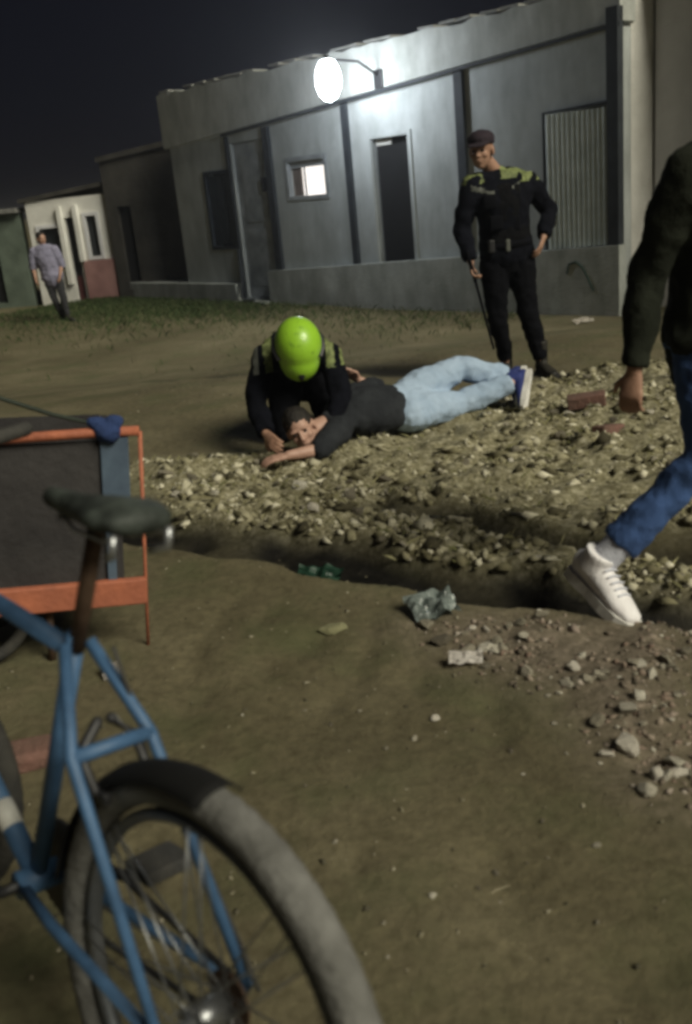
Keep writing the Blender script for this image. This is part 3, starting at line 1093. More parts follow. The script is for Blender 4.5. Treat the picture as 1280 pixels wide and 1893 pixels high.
obj('shaft', bm, M_NAVY2, bt, True)

# --- officer kneeling, bent over, lime helmet towards the camera
J = dict(base=(-.18, 5.9, gz(-.18, 5.9)), head=(-.175, 5.50, .585), neck=(-.19, 5.66, .535), shR=(-.385, 5.72, .535), shL=(-.005, 5.72, .51),
         elR=(-.455, 5.57, .30), wrR=(-.40, 5.36, .16), elL=(.04, 5.58, .28), wrL=(-.015, 5.44, .145),
         hipR=(-.28, 6.10, .36), hipL=(-.09, 6.10, .35), knR=(-.33, 5.74, .085), knL=(-.03, 5.76, .085),
         anR=(-.30, 6.24, .085), anL=(-.07, 6.24, .085), toeR=(-.05, .75, -.6), toeL=(.05, .75, -.6), soleR=(0, -.6, .75), soleL=(0, -.6, .75),
         pnR=(.75, .1, -.5), pnL=(-.6, .2, -.7), hdR=(.35, -.75, -.3), hdL=(-.75, -.45, -.15), cuR=.5, cuL=.5, bend=(0, 0, .07))
def pick_kn(c):
    if c.z > .455 and c.y < 5.90:
        dx = abs(c.x + .18)
        if .155 < dx < .20 or .235 < dx < .268:
            return 1 if c.x > -.18 or dx < .2 else 2
    return 0
root, M, q, body, mh, ax, sd = person('person kneeling in dark uniform and lime green helmet, bent over a person lying down', J, (0.02, -.55, -.83), (0.06, -.86, .5),
    dict(skin=M_SKIN, top=[M_NAVY, M_LIME, M_REFLECT], legs=M_NAVY2, upper=M_BOOT, sole=M_BLACKMETAL, shoe='boot', shoe_cuff=.12, hair=False,
         loose=.018, pick=pick_kn, collar=.04, girth=1.12, sleeve=1.0, legw=.02))
bm = BM()
ell(bm, q(0, -.010, .045), (.134, .160, .150), M, 28)
ell(bm, q(0, -.055, -.03), (.126, .115, .11), M, 24)
ell(bm, q(0, .055, .012), (.114, .132, .115), M, 24)
hel = remesh('helmet', bm, .008, [M_HELMET, M_BLACKMETAL], root, 14)
bm = BM()
loft(bm, [(q(0, .125, .060), .022, .010), (q(0, .140, .052), .012, .006)], M.col[0], 12)
loft(bm, [(q(0, .168, .045), .026, .014), (q(0, .185, .020), .012, .010)], M.col[0], 12)
v_ = obj('front_vent', bm, M_BLACKMETAL, None, True)
v_.parent = hel
for sx in (-1, 1):
    bm = BM()
    loft(bm, [(q(sx * .112, .080, .075), .006, .016), (q(sx * .131, .02, .070), .006, .020), (q(sx * .128, -.05, .065), .006, .014)], M.col[2], 10)
    v_ = obj('side_vent', bm, M_BLACKMETAL, None, True)
    v_.parent = hel
bm = BM()
loft(bm, [(q(0, .10, .005), .095, .012), (q(0, .135, -.035), .088, .006), (q(0, .140, -.085), .07, .005)], M.col[0], 18)
v_ = obj('visor', bm, M_GLASS, None, True)
v_.parent = hel

# --- person lying on the ground
zl = gz(.2, 5.6)
J = dict(base=(.25, 5.65, zl), head=(-.205, 5.36, .165), neck=(-.07, 5.47, .15), shR=(.02, 5.43, .14), shL=(.05, 5.71, .225),
         elR=(-.10, 5.25, .07), wrR=(-.28, 5.17, .075), elL=(.25, 5.90, .25), wrL=(.165, 5.90, .30),
         hipR=(.42, 5.71, .115), hipL=(.45, 5.89, .18), knR=(.76, 5.93, .09), knL=(.78, 6.08, .285),
         anR=(1.13, 6.00, .185), anL=(1.12, 6.11, .185), toeR=(-.30, -.62, -.72), toeL=(-.30, -.62, -.70), soleR=(-1, .48, .03), soleL=(-1, .48, .03),
         pnR=(.1, .2, -1), pnL=(-.3, -.6, -.4), hdR=(-1, -.1, -.1), hdL=(-.6, .1, .5), cuR=.3, cuL=.7)
root, M, q, body, mh, ax, sd = person('person in charcoal shirt and light blue jeans lying on the dirt', J, (.02, -.97, -.10), (-.38, -.12, .92),
    dict(skin=M_SKIN2, top=[M_SHIRTG], legs=M_LIGHTJEAN, upper=M_BLUESHOE, sole=M_WHITE, jacket=False, loose=.022, sleeve=.62, cuff=.9, hemr=.066, collar=.0, hem=.14, waist=.33, girth=.95, hipx=.012, legw=.022, shoe_scale=.95))

# --- person hurrying past at the right edge
J = dict(base=(1.2, 3.15, gz(1.2, 3.1)), head=(1.43, 3.08, 1.68), neck=(1.31, 3.13, 1.49), shR=(1.095, 3.02, 1.385), shL=(1.46, 3.32, 1.40),
         elR=(1.005, 3.10, 1.085), wrR=(.95, 3.06, .80), elL=(1.62, 3.15, 1.15), wrL=(1.68, 2.95, 1.02),
         hipR=(1.195, 3.13, .86), hipL=(1.34, 3.28, .86), knR=(1.17, 3.03, .50), knL=(1.62, 3.20, .55),
         anR=(.83, 3.07, .145), anL=(1.72, 3.2, .10), toeR=(.42, -.80, -.36), toeL=(1, -.1, .12), soleR=(.35, -.15, .92), soleL=(-.1, 0, 1),
         pnR=(.6, .7, 0), pnL=(-.6, .6, 0), cuR=.6, cuL=.6)
root, M, q, body, mh, ax, sd = person('person in dark olive jacket, blue jeans and white sneakers walking out at the right', J, (.95, .25, -.1), (.1, 0, 1),
    dict(skin=M_SKIN, top=[M_OLIVE], legs=M_BLUEJEAN, upper=M_WHITESHOE, sole=M_WHITE, loose=.013, hem=-.14, sleeve=1.0, cuff=.80, hemr=.066, girth=1.25, shoe='sneaker', shoe_scale=1.12, shoe_cuff=.045, shoe_fat=1.22))

M_SOCK = mat('white_sock', (0.62, 0.63, 0.70), .9, (0.5, 0.52, 0.6), 20, .3, 120)
for S in 'RL':
    an_, kn_w = V3(J['an' + S]), V3(J['kn' + S])
    bm = BM()
    loft(bm, [(an_.lerp(kn_w, -.06), .050, .050), (an_.lerp(kn_w, .12), .050, .050), (an_.lerp(kn_w, .34), .054, .054)], sd, 18, False)
    remesh('sock', bm, .008, M_SOCK, root, 3, .006, .03)
f_, u_, s_w = foot_dirs(J['toeR'], J['soleR'])
for i in range(5):      # laces over the instep
    c0 = V3(J['anR']) + f_ * (.055 + .022 * i) + u_ * (.018 - .009 * i)
    bm = BM()
    tube(bm, [c0 - s_w * .028, c0 + u_ * .006, c0 + s_w * .028], .0035, 6, True)
    add(root, 'lace', bm, M_SOCK)

# --- far person by the white house
fx_, fy_ = -4.86, 18.7
zf = gz(fx_, fy_)
def o_(x, y, z):
    return (fx_ + x, fy_ + y, zf + z)
J = dict(base=o_(0, 0, 0), head=o_(-.16, 0, 1.50), neck=o_(-.13, 0, 1.36), shR=o_(-.33, 0, 1.29), shL=o_(.05, -.05, 1.29),
         elR=o_(-.40, .0, 1.02), wrR=o_(-.36, -.12, .82), elL=o_(.12, .0, 1.02), wrL=o_(.1, -.15, .84),
         hipR=o_(-.17, 0, .82), hipL=o_(0, 0, .82), knR=o_(-.12, -.02, .44), knL=o_(.06, -.06, .45),
         anR=o_(-.06, .1, .10), anL=o_(.08, -.06, .095), toeR=(.7, -.7, 0), toeL=(.7, -.7, 0), pnR=(1, 0, 0), pnL=(-1, 0, 0))
person('distant person in pale lavender shirt walking before the white house', J, (.6, -.75, 0), (0, 0, 1),
    dict(skin=M_SKIN, top=[M_LAVENDER], legs=M_DARKTROUS, upper=M_BOOT, sole=M_BLACKMETAL, voxel=.012, loose=.035, hem=-.18, jacket=False, sleeve=.55, girth=1.1))

# ---------------------------------------------------------------- bicycle
M_BLUE = mat('blue_frame_paint', (0.070, 0.155, 0.295), 0.55, (0.034, 0.078, 0.155), 8, spec=0.5)
M_DECAL = mat('white_decal', (0.75, 0.74, 0.68), 0.5)
M_TYRE = mat('dusty_tyre', (0.21, 0.208, 0.195), 0.95, (0.10, 0.098, 0.090), 9, 0.4, 90)
M_TYRE2 = mat('black_rubber', (0.03, 0.03, 0.03), 0.85, (0.06, 0.057, 0.05), 14, 0.3, 90)
M_CHROME = mat('dull_steel', (0.45, 0.46, 0.47), 0.35, (0.30, 0.31, 0.32), 20, metal=0.8)
M_RIM = mat('grey_rim', (0.22, 0.23, 0.25), 0.45, (0.14, 0.15, 0.16), 20, metal=0.6)
M_SADDLE = mat('worn_saddle', (0.06, 0.072, 0.063), 0.65, (0.014, 0.017, 0.015), 14, 0.2, 60)
M_RUST = mat('rusty_steel', (0.17, 0.11, 0.075), 0.7, (0.10, 0.06, 0.04), 30, metal=0.3)

def make_wheel(parent, fx, R, dusty, name):
    bm = BM()
    torus(bm, (0, 0, 0), R - .027, .026, seg=130, sub=12, knob=.005, ry=.028)
    w_ = obj(name, bm, M_TYRE if dusty else M_TYRE2, parent, True)
    w_.location = (fx, 0, R)
    bm = BM()
    torus(bm, (0, 0, 0), R - .066, .010, seg=72, sub=8, ry=.014)
    obj('rim', bm, M_RIM, w_, True)
    bm = BM()
    tube(bm, [(0, -.055, 0), (0, -.03, 0), (0, -.028, 0), (0, .028, 0), (0, .03, 0), (0, .055, 0)], [.009, .009, .024, .024, .009, .009], 14)
    obj('hub', bm, M_CHROME, w_, True)
    bm = BM()
    tube(bm, [(.022, -.028, 0), (R * .20, -.014, R - .07)], .0016, 6)
    sp = None
    for i in range(32):
        if sp is None:
            s_ = obj('spoke', bm, M_CHROME, w_, True)
            sp = s_.data
        else:
            s_ = link('spoke', sp, None, w_)
        s_.rotation_euler = (0, i * 2 * PI / 32, 0)
        if i % 2:
            s_.scale = (-1 if i % 4 == 1 else 1, -1, 1)
        elif i % 4 == 2:
            s_.scale = (-1, 1, 1)
    return w_

def make_bicycle(root, m_frame, dusty):
    R = .345
    BB, CL = (.456, 0, .345), (.30, 0, .815)
    HT, HB = (.905, 0, .86), (.955, 0, .68)
    bm = BM()
    tube(bm, [BB, CL], .0145, 14)
    tube(bm, [(.945, 0, .72), BB], .0185, 14)
    tube(bm, [(.305, 0, .785), (.915, 0, .835)], .015, 14)
    tube(bm, [HT, HB], .021, 14)
    for s_ in (-1, 1):
        tube(bm, [(.30, s_ * .020, .80), (.213, s_ * .066, .668), (.0, s_ * .076, R)], [.0098, .0098, .008], 12)
        tube(bm, [(.456, s_ * .03, .345), (.32, s_ * .050, .345), (0, s_ * .076, R)], [.0098, .0098, .008], 12)
    tube(bm, [(.213, -.066, .668), (.213, .066, .668)], .011, 12)
    tube(bm, [(.456, -.036, .345), (.456, .036, .345)], .024, 14)
    fr = obj('frame', bm, m_frame, root, True)
    for a, c in ((.16, .24), (.36, .52), (.66, .72)):
        bm = BM()
        p0, p1 = Vector(BB), Vector((.945, 0, .72))
        tube(bm, [p0.lerp(p1, a), p0.lerp(p1, c)], .0192, 14)
        obj('decal', bm, M_DECAL, fr, True)
    make_wheel(root, 0, R, dusty, 'rear_wheel')
    fw_ = make_wheel(root, 1.07, R, False, 'front_wheel')
    bm = BM()
    for s_ in (-1, 1):
        tube(bm, [(.96, s_ * .02, .675), (.975, s_ * .055, .62), (1.03, s_ * .058, .45), (1.07, s_ * .06, R)], [.014, .013, .011, .009], 10)
    tube(bm, [(.962, -.055, .66), (.962, .055, .66)], .013, 10)
    fk_ = obj('fork', bm, m_frame, root, True)
    bm = BM()
    tube(bm, [(.302, 0, .79), (.236, 0, .985)], .0125, 12)
    obj('seat_post', bm, M_RUST, root, True)
    bm = BM()
    loft(bm, [((.085, 0, .985), .066, .024), ((.13, 0, .988), .082, .028), ((.19, 0, .985), .060, .027), ((.27, 0, .98), .031, .024), ((.37, 0, .983), .018, .020)], (0, 1, 0), 20)
    sd_ = remesh('saddle', bm, .008, M_SADDLE, None, 3)
    sd_.parent = root
    sd_.location = (.060, 0, .205)
    sd_.scale = (.80, .80, .82)
    bm = BM()
    for s_ in (-1, 1):
        tube(bm, [(.09, s_ * .05, .965), (.15, s_ * .03, .945), (.26, s_ * .02, .945), (.34, s_ * .008, .97)], .004, 8)
        tube(bm, [(.085, s_ * .055, .968), (.085, s_ * .055, .935), (.12, s_ * .04, .925)], .008, 8)
    obj('saddle_rails', bm, M_CHROME, sd_, True)
    bm = BM()
    tube(bm, [(.905, 0, .86), (.89, 0, .94), (.96, 0, .965)], .014, 10)
    st_ = obj('stem', bm, M_CHROME, root, True)
    bm = BM()
    tube(bm, [(.905, -.25, .983), (.955, -.12, .97), (.96, 0, .965), (.955, .12, .97), (.905, .25, .983)], .011, 10)
    hb = obj('handlebar', bm, M_CHROME, root, True)
    for s_ in (-1, 1):
        bm = BM()
        tube(bm, [(.912, s_ * .235, .982), (.885, s_ * .335, .990)], .016, 10, True)
        obj('grip', bm, M_TYRE2, hb, True)
    hp_, hax = Vector(HB), (Vector(HT) - Vector(HB)).normalized()
    turn = Matrix.Translation(hp_) @ Matrix.Rotation(math.radians(22), 4, hax) @ Matrix.Translation(-hp_)
    for part_ in (fw_, fk_, st_, hb):
        part_.matrix_basis = turn @ part_.matrix_basis
    # drive train on the right of the bicycle
    bm = BM()
    ring = []
    for i in range(64):
        a = i * 2 * PI / 64
        r_ = .088 + (.004 if i % 2 else -.003)
        ring.append((r_ * math.cos(a), r_ * math.sin(a)))
    lo = [bm.verts.new((BB[0] + x, -.046, BB[2] + z)) for x, z in ring]
    hi = [bm.verts.new((BB[0] + x, -.042, BB[2] + z)) for x, z in ring]
    for i in range(64):
        bm.faces.new((lo[i], lo[(i + 1) % 64], hi[(i + 1) % 64], hi[i]))
    bm.faces.new(lo)
    bm.faces.new(list(reversed(hi)))
    obj('chainring', bm, M_BLACKMETAL, root)
    for s_, ang in ((-1, math.radians(165)), (1, math.radians(-15))):
        bm = BM()
        e = (BB[0] + .17 * math.cos(ang), s_ * .075, BB[2] + .17 * math.sin(ang))
        tube(bm, [(BB[0], s_ * .036, BB[2]), (BB[0], s_ * .062, BB[2]), e], .010, 10, True)
        cr = obj('crank', bm, M_BLACKMETAL, root, True)
        bm = BM()
        box(bm, e[0] - .034, e[0] + .034, min(s_ * .085, s_ * .175), max(s_ * .085, s_ * .175), e[2] - .012, e[2] + .012, .004)
        obj('pedal', bm, M_TYRE2, cr)
    bm = BM()
    for r0 in (.026, .032, .038, .044):
        y_ = -.040 + (r0 - .026) * .35 - .008
        tube(bm, [(0, y_ - .0016, R), (0, y_ + .0016, R)], r0, 24)
    obj('sprocket', bm, M_RUST, root)
    link_me = None   # chain: links along the two runs
    run = []
    for sgn in (1, -1):
        a0 = Vector((0, -.044, R + sgn * .040))
        a1 = Vector((BB[0], -.044, BB[2] + sgn * .088))
        n = int((a1 - a0).length / .0127)
        for i in range(n):
            run.append((a0.lerp(a1, (i + .5) / n), math.atan2((a1 - a0).z, (a1 - a0).x)))
    half = len(run) // 2
    for part_ in (run[:half], run[half:]):
        bm = BM()
        for p, a in part_:
            g = bmesh.ops.create_cube(bm, size=1)
            for v in g['verts']:
                v.co = Vector((v.co.x * .0135, v.co.y * .007, v.co.z * .0085))
                v.co = p + Matrix.Rotation(-a, 3, 'Y') @ v.co
        obj('chain', bm, M_BLACKMETAL, root)
    bm = BM()   # short black mudguard over the forward arc of the rear wheel
    n = 26
    rings = []
    for i in range(n + 1):
        a = math.radians(12 + i * 84 / n)
        ring = []
        for kx in range(7):
            t = (kx - 3) / 3
            rr_ = R + .010 - .020 * t * t
            ring.append(bm.verts.new((rr_ * math.cos(a), .039 * t, R + rr_ * math.sin(a))))
        for kx in reversed(range(7)):
            t = (kx - 3) / 3
            rr_ = R + .0075 - .020 * t * t
            ring.append(bm.verts.new((rr_ * math.cos(a), .0375 * t, R + rr_ * math.sin(a))))
        rings.append(ring)
    for i in range(n):
        for kx in range(14):
            bm.faces.new((rings[i][kx], rings[i][(kx + 1) % 14], rings[i + 1][(kx + 1) % 14], rings[i + 1][kx]))
    bm.faces.new(rings[0])
    bm.faces.new(list(reversed(rings[-1])))
    obj('mudguard', bm, mat('black_plastic', (0.010, 0.010, 0.010), 0.8, spec=0.2), root, True)
    bm = BM()
    for s_ in (-1, 1):
        tube(bm, [(.232, s_ * .012, .70), (.222, s_ * .048, .665), (.190, s_ * .045, .62)], [.009, .010, .007], 8, True)
        box(bm, .165, .215, s_ * .038 - .006, s_ * .038 + .006, .605, .622, .002)
    obj('rim_brake', bm, M_BLACKMETAL, root, True)
    bm = BM()
    tube(bm, [(.25, -.03, .80), (.24, -.05, .72), (.15, -.075, .56), (.03, -.085, .40), (-.03, -.07, .36)], .0035, 6)
    obj('brake_cable', bm, M_TYRE2, root, True)
    bm = BM()
    tube(bm, [(.36, -.05, .33), (.33, -.30, .068)], [.009, .008], 8, True)
    obj('kickstand', bm, M_CHROME, root, True)

bk = thing('bicycle', 'blue bicycle with a dusty rear tyre standing close by', 'bicycle', (-.309, 1.058, 0.0), (0.163, 0, math.atan2(math.cos(-.77), math.sin(-.77))))
bk.scale = (1.035, 1.035, 1.035)
bk.location.z = min(gz(-.309, 1.058), gz(-1.08, 1.85)) - .004
make_bicycle(bk, M_BLUE, True)

# ---------------------------------------------------------------- hand cart with orange rails
M_ORANGE = mat('orange_paint', (0.46, 0.15, 0.08), 0.65, (0.32, 0.105, 0.06), 9, 0.2, 60)
M_BOARD = mat('dark_board', (0.045, 0.042, 0.042), 0.85, (0.025, 0.023, 0.024), 4, 0.3, 40)
M_CORD = mat('dark_green_cord', (0.03, 0.04, 0.03), 0.8)
M_BLUECLOTH = mat('blue_cloth', (0.025, 0.05, 0.15), 0.9, (0.015, 0.03, 0.09), 14, 0.3, 90)
M_BLUEGREY = mat('blue_grey_post', (0.09, 0.13, 0.18), 0.7, (0.055, 0.08, 0.12), 9)
cA = Vector((-.745, 3.10, 0))
cdir = Vector((-.96, -.28, 0)).normalized()      # along its face, away from the corner post
cang = math.atan2(cdir.y, cdir.x)
cart = thing('hand_cart', 'dark sided hand cart with orange rails behind the blue bicycle', 'cart', (cA.x, cA.y, gz(cA.x, cA.y)), (0, math.radians(-7), cang))
zt, zb = .745 - cart.location.z, .215 - cart.location.z
CL_ = .78
# local: x along the face, y towards the camera side is +y or -y
bm = BM()
box(bm, .05, CL_, -.03, -.012, zb + .02, zt - .02, .003)
obj('side_board', bm, M_BOARD, cart)
bm = BM()
box(bm, .05, .07, -.46, -.033, zb + .02, zt - .02)
box(bm, .073, CL_, -.48, -.465, zb + .02, zt - .02)
box(bm, .073, CL_, -.462, -.034, zb - .02, zb + .016)
obj('tray', bm, M_BOARD, cart)
bm = BM()
tube(bm, [(-.015, 0, zt + .012), (.10, 0, zt + .012), (CL_, 0, zt - .01)], .0165, 10)
obj('top_rail', bm, M_ORANGE, cart, True)
bm = BM()
box(bm, -.02, CL_, -.008, .026, zb - .05, zb + .04, .006)
obj('bottom_beam', bm, M_ORANGE, cart)
bm = BM()
box(bm, .02, .11, -.010, .004, .50 - cart.location.z, zt - .005, .004)
box(bm, .075, .105, -.009, .005, zb + .033, .497 - cart.location.z, .003)
obj('corner_post', bm, M_BLUEGREY, cart)
bm = BM()
box(bm, .025, .24, .006, .022, .50 - cart.location.z, .53 - cart.location.z, .004)
obj('middle_rail', bm, M_CHROME, cart)
bm = BM()
tube(bm, [(-.018, .0, zt + .01), (-.019, .0, zb + .05), (-.019, .0, 0.0)], [.0075, .006, .006], 8)
obj('corner_rod', bm, M_ORANGE, cart, True)
bm = BM()
ell(bm, (.085, 0, zt + .015), (.045, .04, .04))
ell(bm, (.06, .01, zt + .05), (.03, .02, .025))
ell(bm, (.12, .0, zt + .045), (.03, .022, .02))
kn_ = remesh('knotted_cloth', bm, .007, M_BLUECLOTH, None, 2, .02, .04)
kn_.parent = cart
bm = BM()
tube(bm, [(.09, 0, zt + .03), (.25, 0, zt + .075), (.45, 0, zt + .15), (.70, 0, zt + .24)], .007, 8)
obj('cord', bm, M_CORD, cart, True)
bm = BM()
tube(bm, [(.70, -.02, zb - .02), (.70, -.02, zt + .26)], .014, 10)
obj('stake', bm, M_RUST, cart, True)
for y_ in (-.10, -.40):
    bm = BM()
    torus(bm, (.55, y_, .135), .175, .022, seg=40, sub=8)
    tube(bm, [(.55, y_ - .02, .135), (.55, y_ + .02, .135)], .03, 12)
    for i in range(6):
        a = i * PI / 3
        tube(bm, [(.55, y_, .135), (.55 + .16 * math.cos(a), y_, .135 + .16 * math.sin(a))], .008, 6)
    obj('wheel', bm, M_TYRE2, cart, True)
bm = BM()
tube(bm, [(.30, -.06, -.04), (.30, -.06, zb - .02)], .014, 8)
obj('prop_leg', bm, M_RUST, cart, True)
bm = BM()
tube(bm, [(.55, -.42, .135), (.55, -.08, .135)], .012, 8)
obj('axle', bm, M_RUST, cart, True)

# ---------------------------------------------------------------- stones, litter, ground cover
def rock_mesh(name, seed, sub=2, flat=.65):
    bm = BM()
    bmesh.ops.create_icosphere(bm, subdivisions=sub, radius=1)
    r_ = random.Random(seed)
    off = Vector((r_.uniform(0, 50), r_.uniform(0, 50), 0))
    cuts = [(Vector((r_.gauss(0, 1), r_.gauss(0, 1), r_.gauss(0, 1))).normalized(), r_.uniform(.42, .80)) for _ in range(13)]
    for v in bm.verts:
        p = v.co.copy()
        for n_, d_ in cuts:
            e = p.dot(n_) - d_
            if e > 0:
                p -= n_ * e
        p *= 1 + .16 * mnoise.noise(p * 1.7 + off)
        v.co = Vector((p.x, p.y * r_.uniform(.97, 1.03), p.z * flat))
    me = bpy.data.meshes.new(name)
    bm.to_mesh(me)
    bm.free()
    return me

M_STONE = object_mat('field_stone', [(0.12, 0.105, 0.08), (0.24, 0.22, 0.17), (0.40, 0.37, 0.30), (0.66, 0.63, 0.55)])
M_PALESTONE = mat('pale_stone', (0.66, 0.62, 0.54), 0.85, (0.42, 0.38, 0.31), 10, 0.5, 40)
M_BRICK = mat('dull_red_brick', (0.19, 0.10, 0.08), 0.9, (0.12, 0.075, 0.058), 9, 0.5, 50)
ROCKS = []
for i in range(7):
    me = rock_mesh('stone', 20 + i)
    me.materials.append(M_STONE)
    ROCKS.append(me)

def rand_in(poly, n, rng):
    xs = [p[0] for p in poly]
    ys = [p[1] for p in poly]
    out = []
    while len(out) < n:
        x, y = rng.uniform(min(xs), max(xs)), rng.uniform(min(ys), max(ys))
        if inside(np.array([x]), np.array([y]), poly, .12)[0] > rng.random() and zones([x], [y])[0][0] < .3 + .25 * rng.random() and (vnoise([x], [y], 2.4, 41) + .5 * vnoise([x], [y], 6.5, 42))[0] > rng.uniform(-.45, .25):
            out.append((x, y))
    return out

def place_stone(x, y, s, rng, label, group):
    o = link('stone', ROCKS[rng.integers(len(ROCKS))])
    o.location = (x, y, gz(x, y) + s * .22)
    o.scale = (s * rng.uniform(.8, 1.3), s * rng.uniform(.7, 1.1), s * rng.uniform(.8, 1.2))
    o.rotation_euler = (rng.uniform(-.4, .4), rng.uniform(-.4, .4), rng.uniform(0, 6.28))
    tag(o, label, 'stone', group)
    return o

rng = np.random.default_rng(31)
def spoil_label(x, y):
    where = ('by the left ditch end' if x < -.35 else 'in front of the kneeling person' if x < .15 else
             'in front of the blue jeans' if x < .85 else 'behind the walking person')
    return 'small stone in the pale loose spoil ' + where
for x, y in rand_in(BAND, 120, rng):
    place_stone(x, y, float(.012 + .042 * rng.random() ** 2.2), rng, spoil_label(x, y), 'stones in the loose spoil beyond the ditch')
for x, y in rand_in(BAND2, 35, rng):
    place_stone(x, y, float(rng.uniform(.014, .03)), rng, 'small stone on the strip of earth between the two dark ruts', 'stones between the two ruts')
for x, y in rand_in(RUBBLE, 100, rng):
    place_stone(x, y, float(.007 + .030 * rng.random() ** 2.2), rng, 'small stone in the rubble ' + ('near the white paper scrap' if x < .42 else 'just beyond the largest pale stone' if y > 2.35 else 'beside the pale stones nearest the camera'), 'stones in the rubble right of the path')
PATH = [(-0.428, 2.815), (0.217, 2.715), (0.548, 2.360), (0.715, 1.916), (0.510, 1.348), (0.026, 1.408), (-0.079, 1.845), (-0.299, 2.325)]
for x, y in rand_in(PATH, 26, rng):
    place_stone(x, y, float(rng.uniform(.004, .011)), rng, 'lone pebble on the smooth dirt path in the foreground', 'pebbles on the smooth path')

def single(name, me_or_bm, m, xy, s, rz, label, cat, lift=.2, tilt=(0, 0)):
    if isinstance(me_or_bm, bmesh.types.BMesh):
        o = obj(name, me_or_bm, m)
    else:
        o = link(name, me_or_bm, None)
        if m:
            o.data = me_or_bm.copy()
            o.data.materials.clear()
            o.data.materials.append(m)
    o.location = (xy[0], xy[1], gz(*xy) + lift * (s if isinstance(s, float) else s[2]))
    o.scale = (s, s, s) if isinstance(s, float) else s
    o.rotation_euler = (tilt[0], tilt[1], rz)
    return tag(o, label, cat)

single('stone', ROCKS[1], M_PALESTONE, (0.667, 2.189), (.048, .040, .055), .5, 'largest pale stone at the edge of the right rubble', 'stone', .35)
single('stone', ROCKS[3], M_PALESTONE, (0.691, 2.051), (.030, .024, .028), 1.5, 'pale rounded stone nearest the camera below the largest pale stone', 'stone', .3)
single('stone', ROCKS[4], M_PALESTONE, (0.750, 2.059), (.026, .022, .026), .2, 'pale stone at the right edge beside the lowest pale stones', 'stone', .3)
single('stone', ROCKS[2], M_PALESTONE, (0.600, 2.175), (.024, .020, .02), 2.2, 'small pale stone just left of the largest pale stone', 'stone', .3)
single('stone', ROCKS[5], M_PALESTONE, (0.631, 2.628), (.034, .028, .03), 1.1, 'pale stone high in the right rubble beside a dark hollow', 'stone', .3)
single('stone', ROCKS[6], mat('mossy_clod', (0.34, 0.33, 0.19), .9, (0.22, 0.21, 0.11), 12, .5, 50), (-0.073, 3.095), (.062, .040, .030), .3, 'yellowish clod of earth alone on the path near the ditch', 'clod', .3)
single('stone', ROCKS[0], M_PALESTONE, (-0.139, 4.233), (.042, .036, .055), .3, 'upright pale stone at the middle of the loose spoil', 'stone', .4)
single('stone', ROCKS[2], M_PALESTONE, (0.196, 2.452), (.018, .015, .016), .3, 'small yellowish stone alone on the smooth path', 'stone', .3)
single('stone', ROCKS[3], M_PALESTONE, (0.376, 2.965), (.020, .017, .02), .9, 'left of two small white stones below the ditch', 'stone', .3)
single('stone', ROCKS[4], M_PALESTONE, (0.420, 2.947), (.021, .018, .02), 1.9, 'right of two small white stones below the ditch', 'stone', .3)
single('stone', ROCKS[1], M_STONE, (0.275, 2.911), (.060, .030, .030), .1, 'flat grey stone lying below the crumpled plastic', 'stone', .3)
bm = BM()
box(bm, -.13, .13, -.06, .06, -.045, .045, .008)
single('brick', bm, M_BRICK, (1.481, 5.686), (.85, .9, .8), -.25, 'dull red brick lying beyond the walking person', 'brick', .06, (.08, -.1))
bm = BM()
box(bm, -.11, .11, -.055, .055, -.04, .04, .012)
single('brick', bm, M_BRICK, (1.468, 5.187), (.9, .8, .7), .7, 'broken red brick half sunk beside the whole red brick', 'brick', .03, (-.1, .15))
bm = BM()
box(bm, -.09, .09, -.05, .05, -.03, .03, .014)
single('brick', bm, M_BRICK, (-0.957, 2.389), 1.0, .4, 'piece of red brick on the ground beneath the bicycle frame', 'brick', .03, (.1, .1))

def sheet(nx, ny, w, h, amp, seed, freq=9):
    """a crumpled sheet with real thickness"""
    bm = BM()
    g = [[bm.verts.new(((i / nx - .5) * w, (j / ny - .5) * h,
          .02 + amp * mnoise.noise(Vector((i / nx * freq * .5 + seed, j / ny * freq * .5, seed))))) for j in range(ny + 1)] for i in range(nx + 1)]
    for i in range(nx):
        for j in range(ny):
            bm.faces.new((g[i][j], g[i + 1][j], g[i + 1][j + 1], g[i][j + 1]))
    bmesh.ops.solidify(bm, geom=bm.faces[:], thickness=.0012)
    return bm
M_PAPER = mat('dirty_white_paper', (0.72, 0.68, 0.62), .85, (0.55, 0.5, 0.44), 12)
M_PLASTIC = mat('clear_crumpled_plastic', (0.40, 0.46, 0.44), .25, (0.14, 0.17, 0.16), 22, spec=.6)
single('paper_scrap', sheet(10, 6, .105, .05, .016, 3), mat('clean_white_paper', (0.86, 0.83, 0.79), .85, (0.72, 0.68, 0.64), 12), (0.327, 2.757), 1.0, -.15, 'torn white paper scrap lying flat on the dirt', 'paper scrap', .012, (.45, 0))
single('plastic_bag', sheet(18, 14, .17, .14, .045, 7, 8), M_PLASTIC, (0.267, 3.149), 1.0, .3, 'crumpled greyish plastic at the near edge of the ditch', 'plastic bag', .02, (.3, 0))
single('plastic_bag', sheet(16, 10, .19, .10, .035, 12, 8), mat('dark_green_plastic', (0.05, 0.13, 0.085), .35, (0.02, 0.055, 0.038), 18, spec=.6), (-0.130, 3.619), 1.0, -.4, 'dark green crumpled plastic lying in the ditch', 'plastic bag', .03, (.3, 0))
single('paper_scrap', sheet(10, 6, .26, .13, .04, 5), M_PAPER, ((3.091, 11.975)), 1.0, .2, 'flat white scrap lying near the plinth of the grey house', 'paper scrap', .02, (.25, 0))
bm = BM()
loft(bm, [((-.05, 0, .005), .003, .003), ((-.01, .006, .008), .004, .004), ((.05, -.004, .006), .002, .002)], (0, 1, 0), 8)
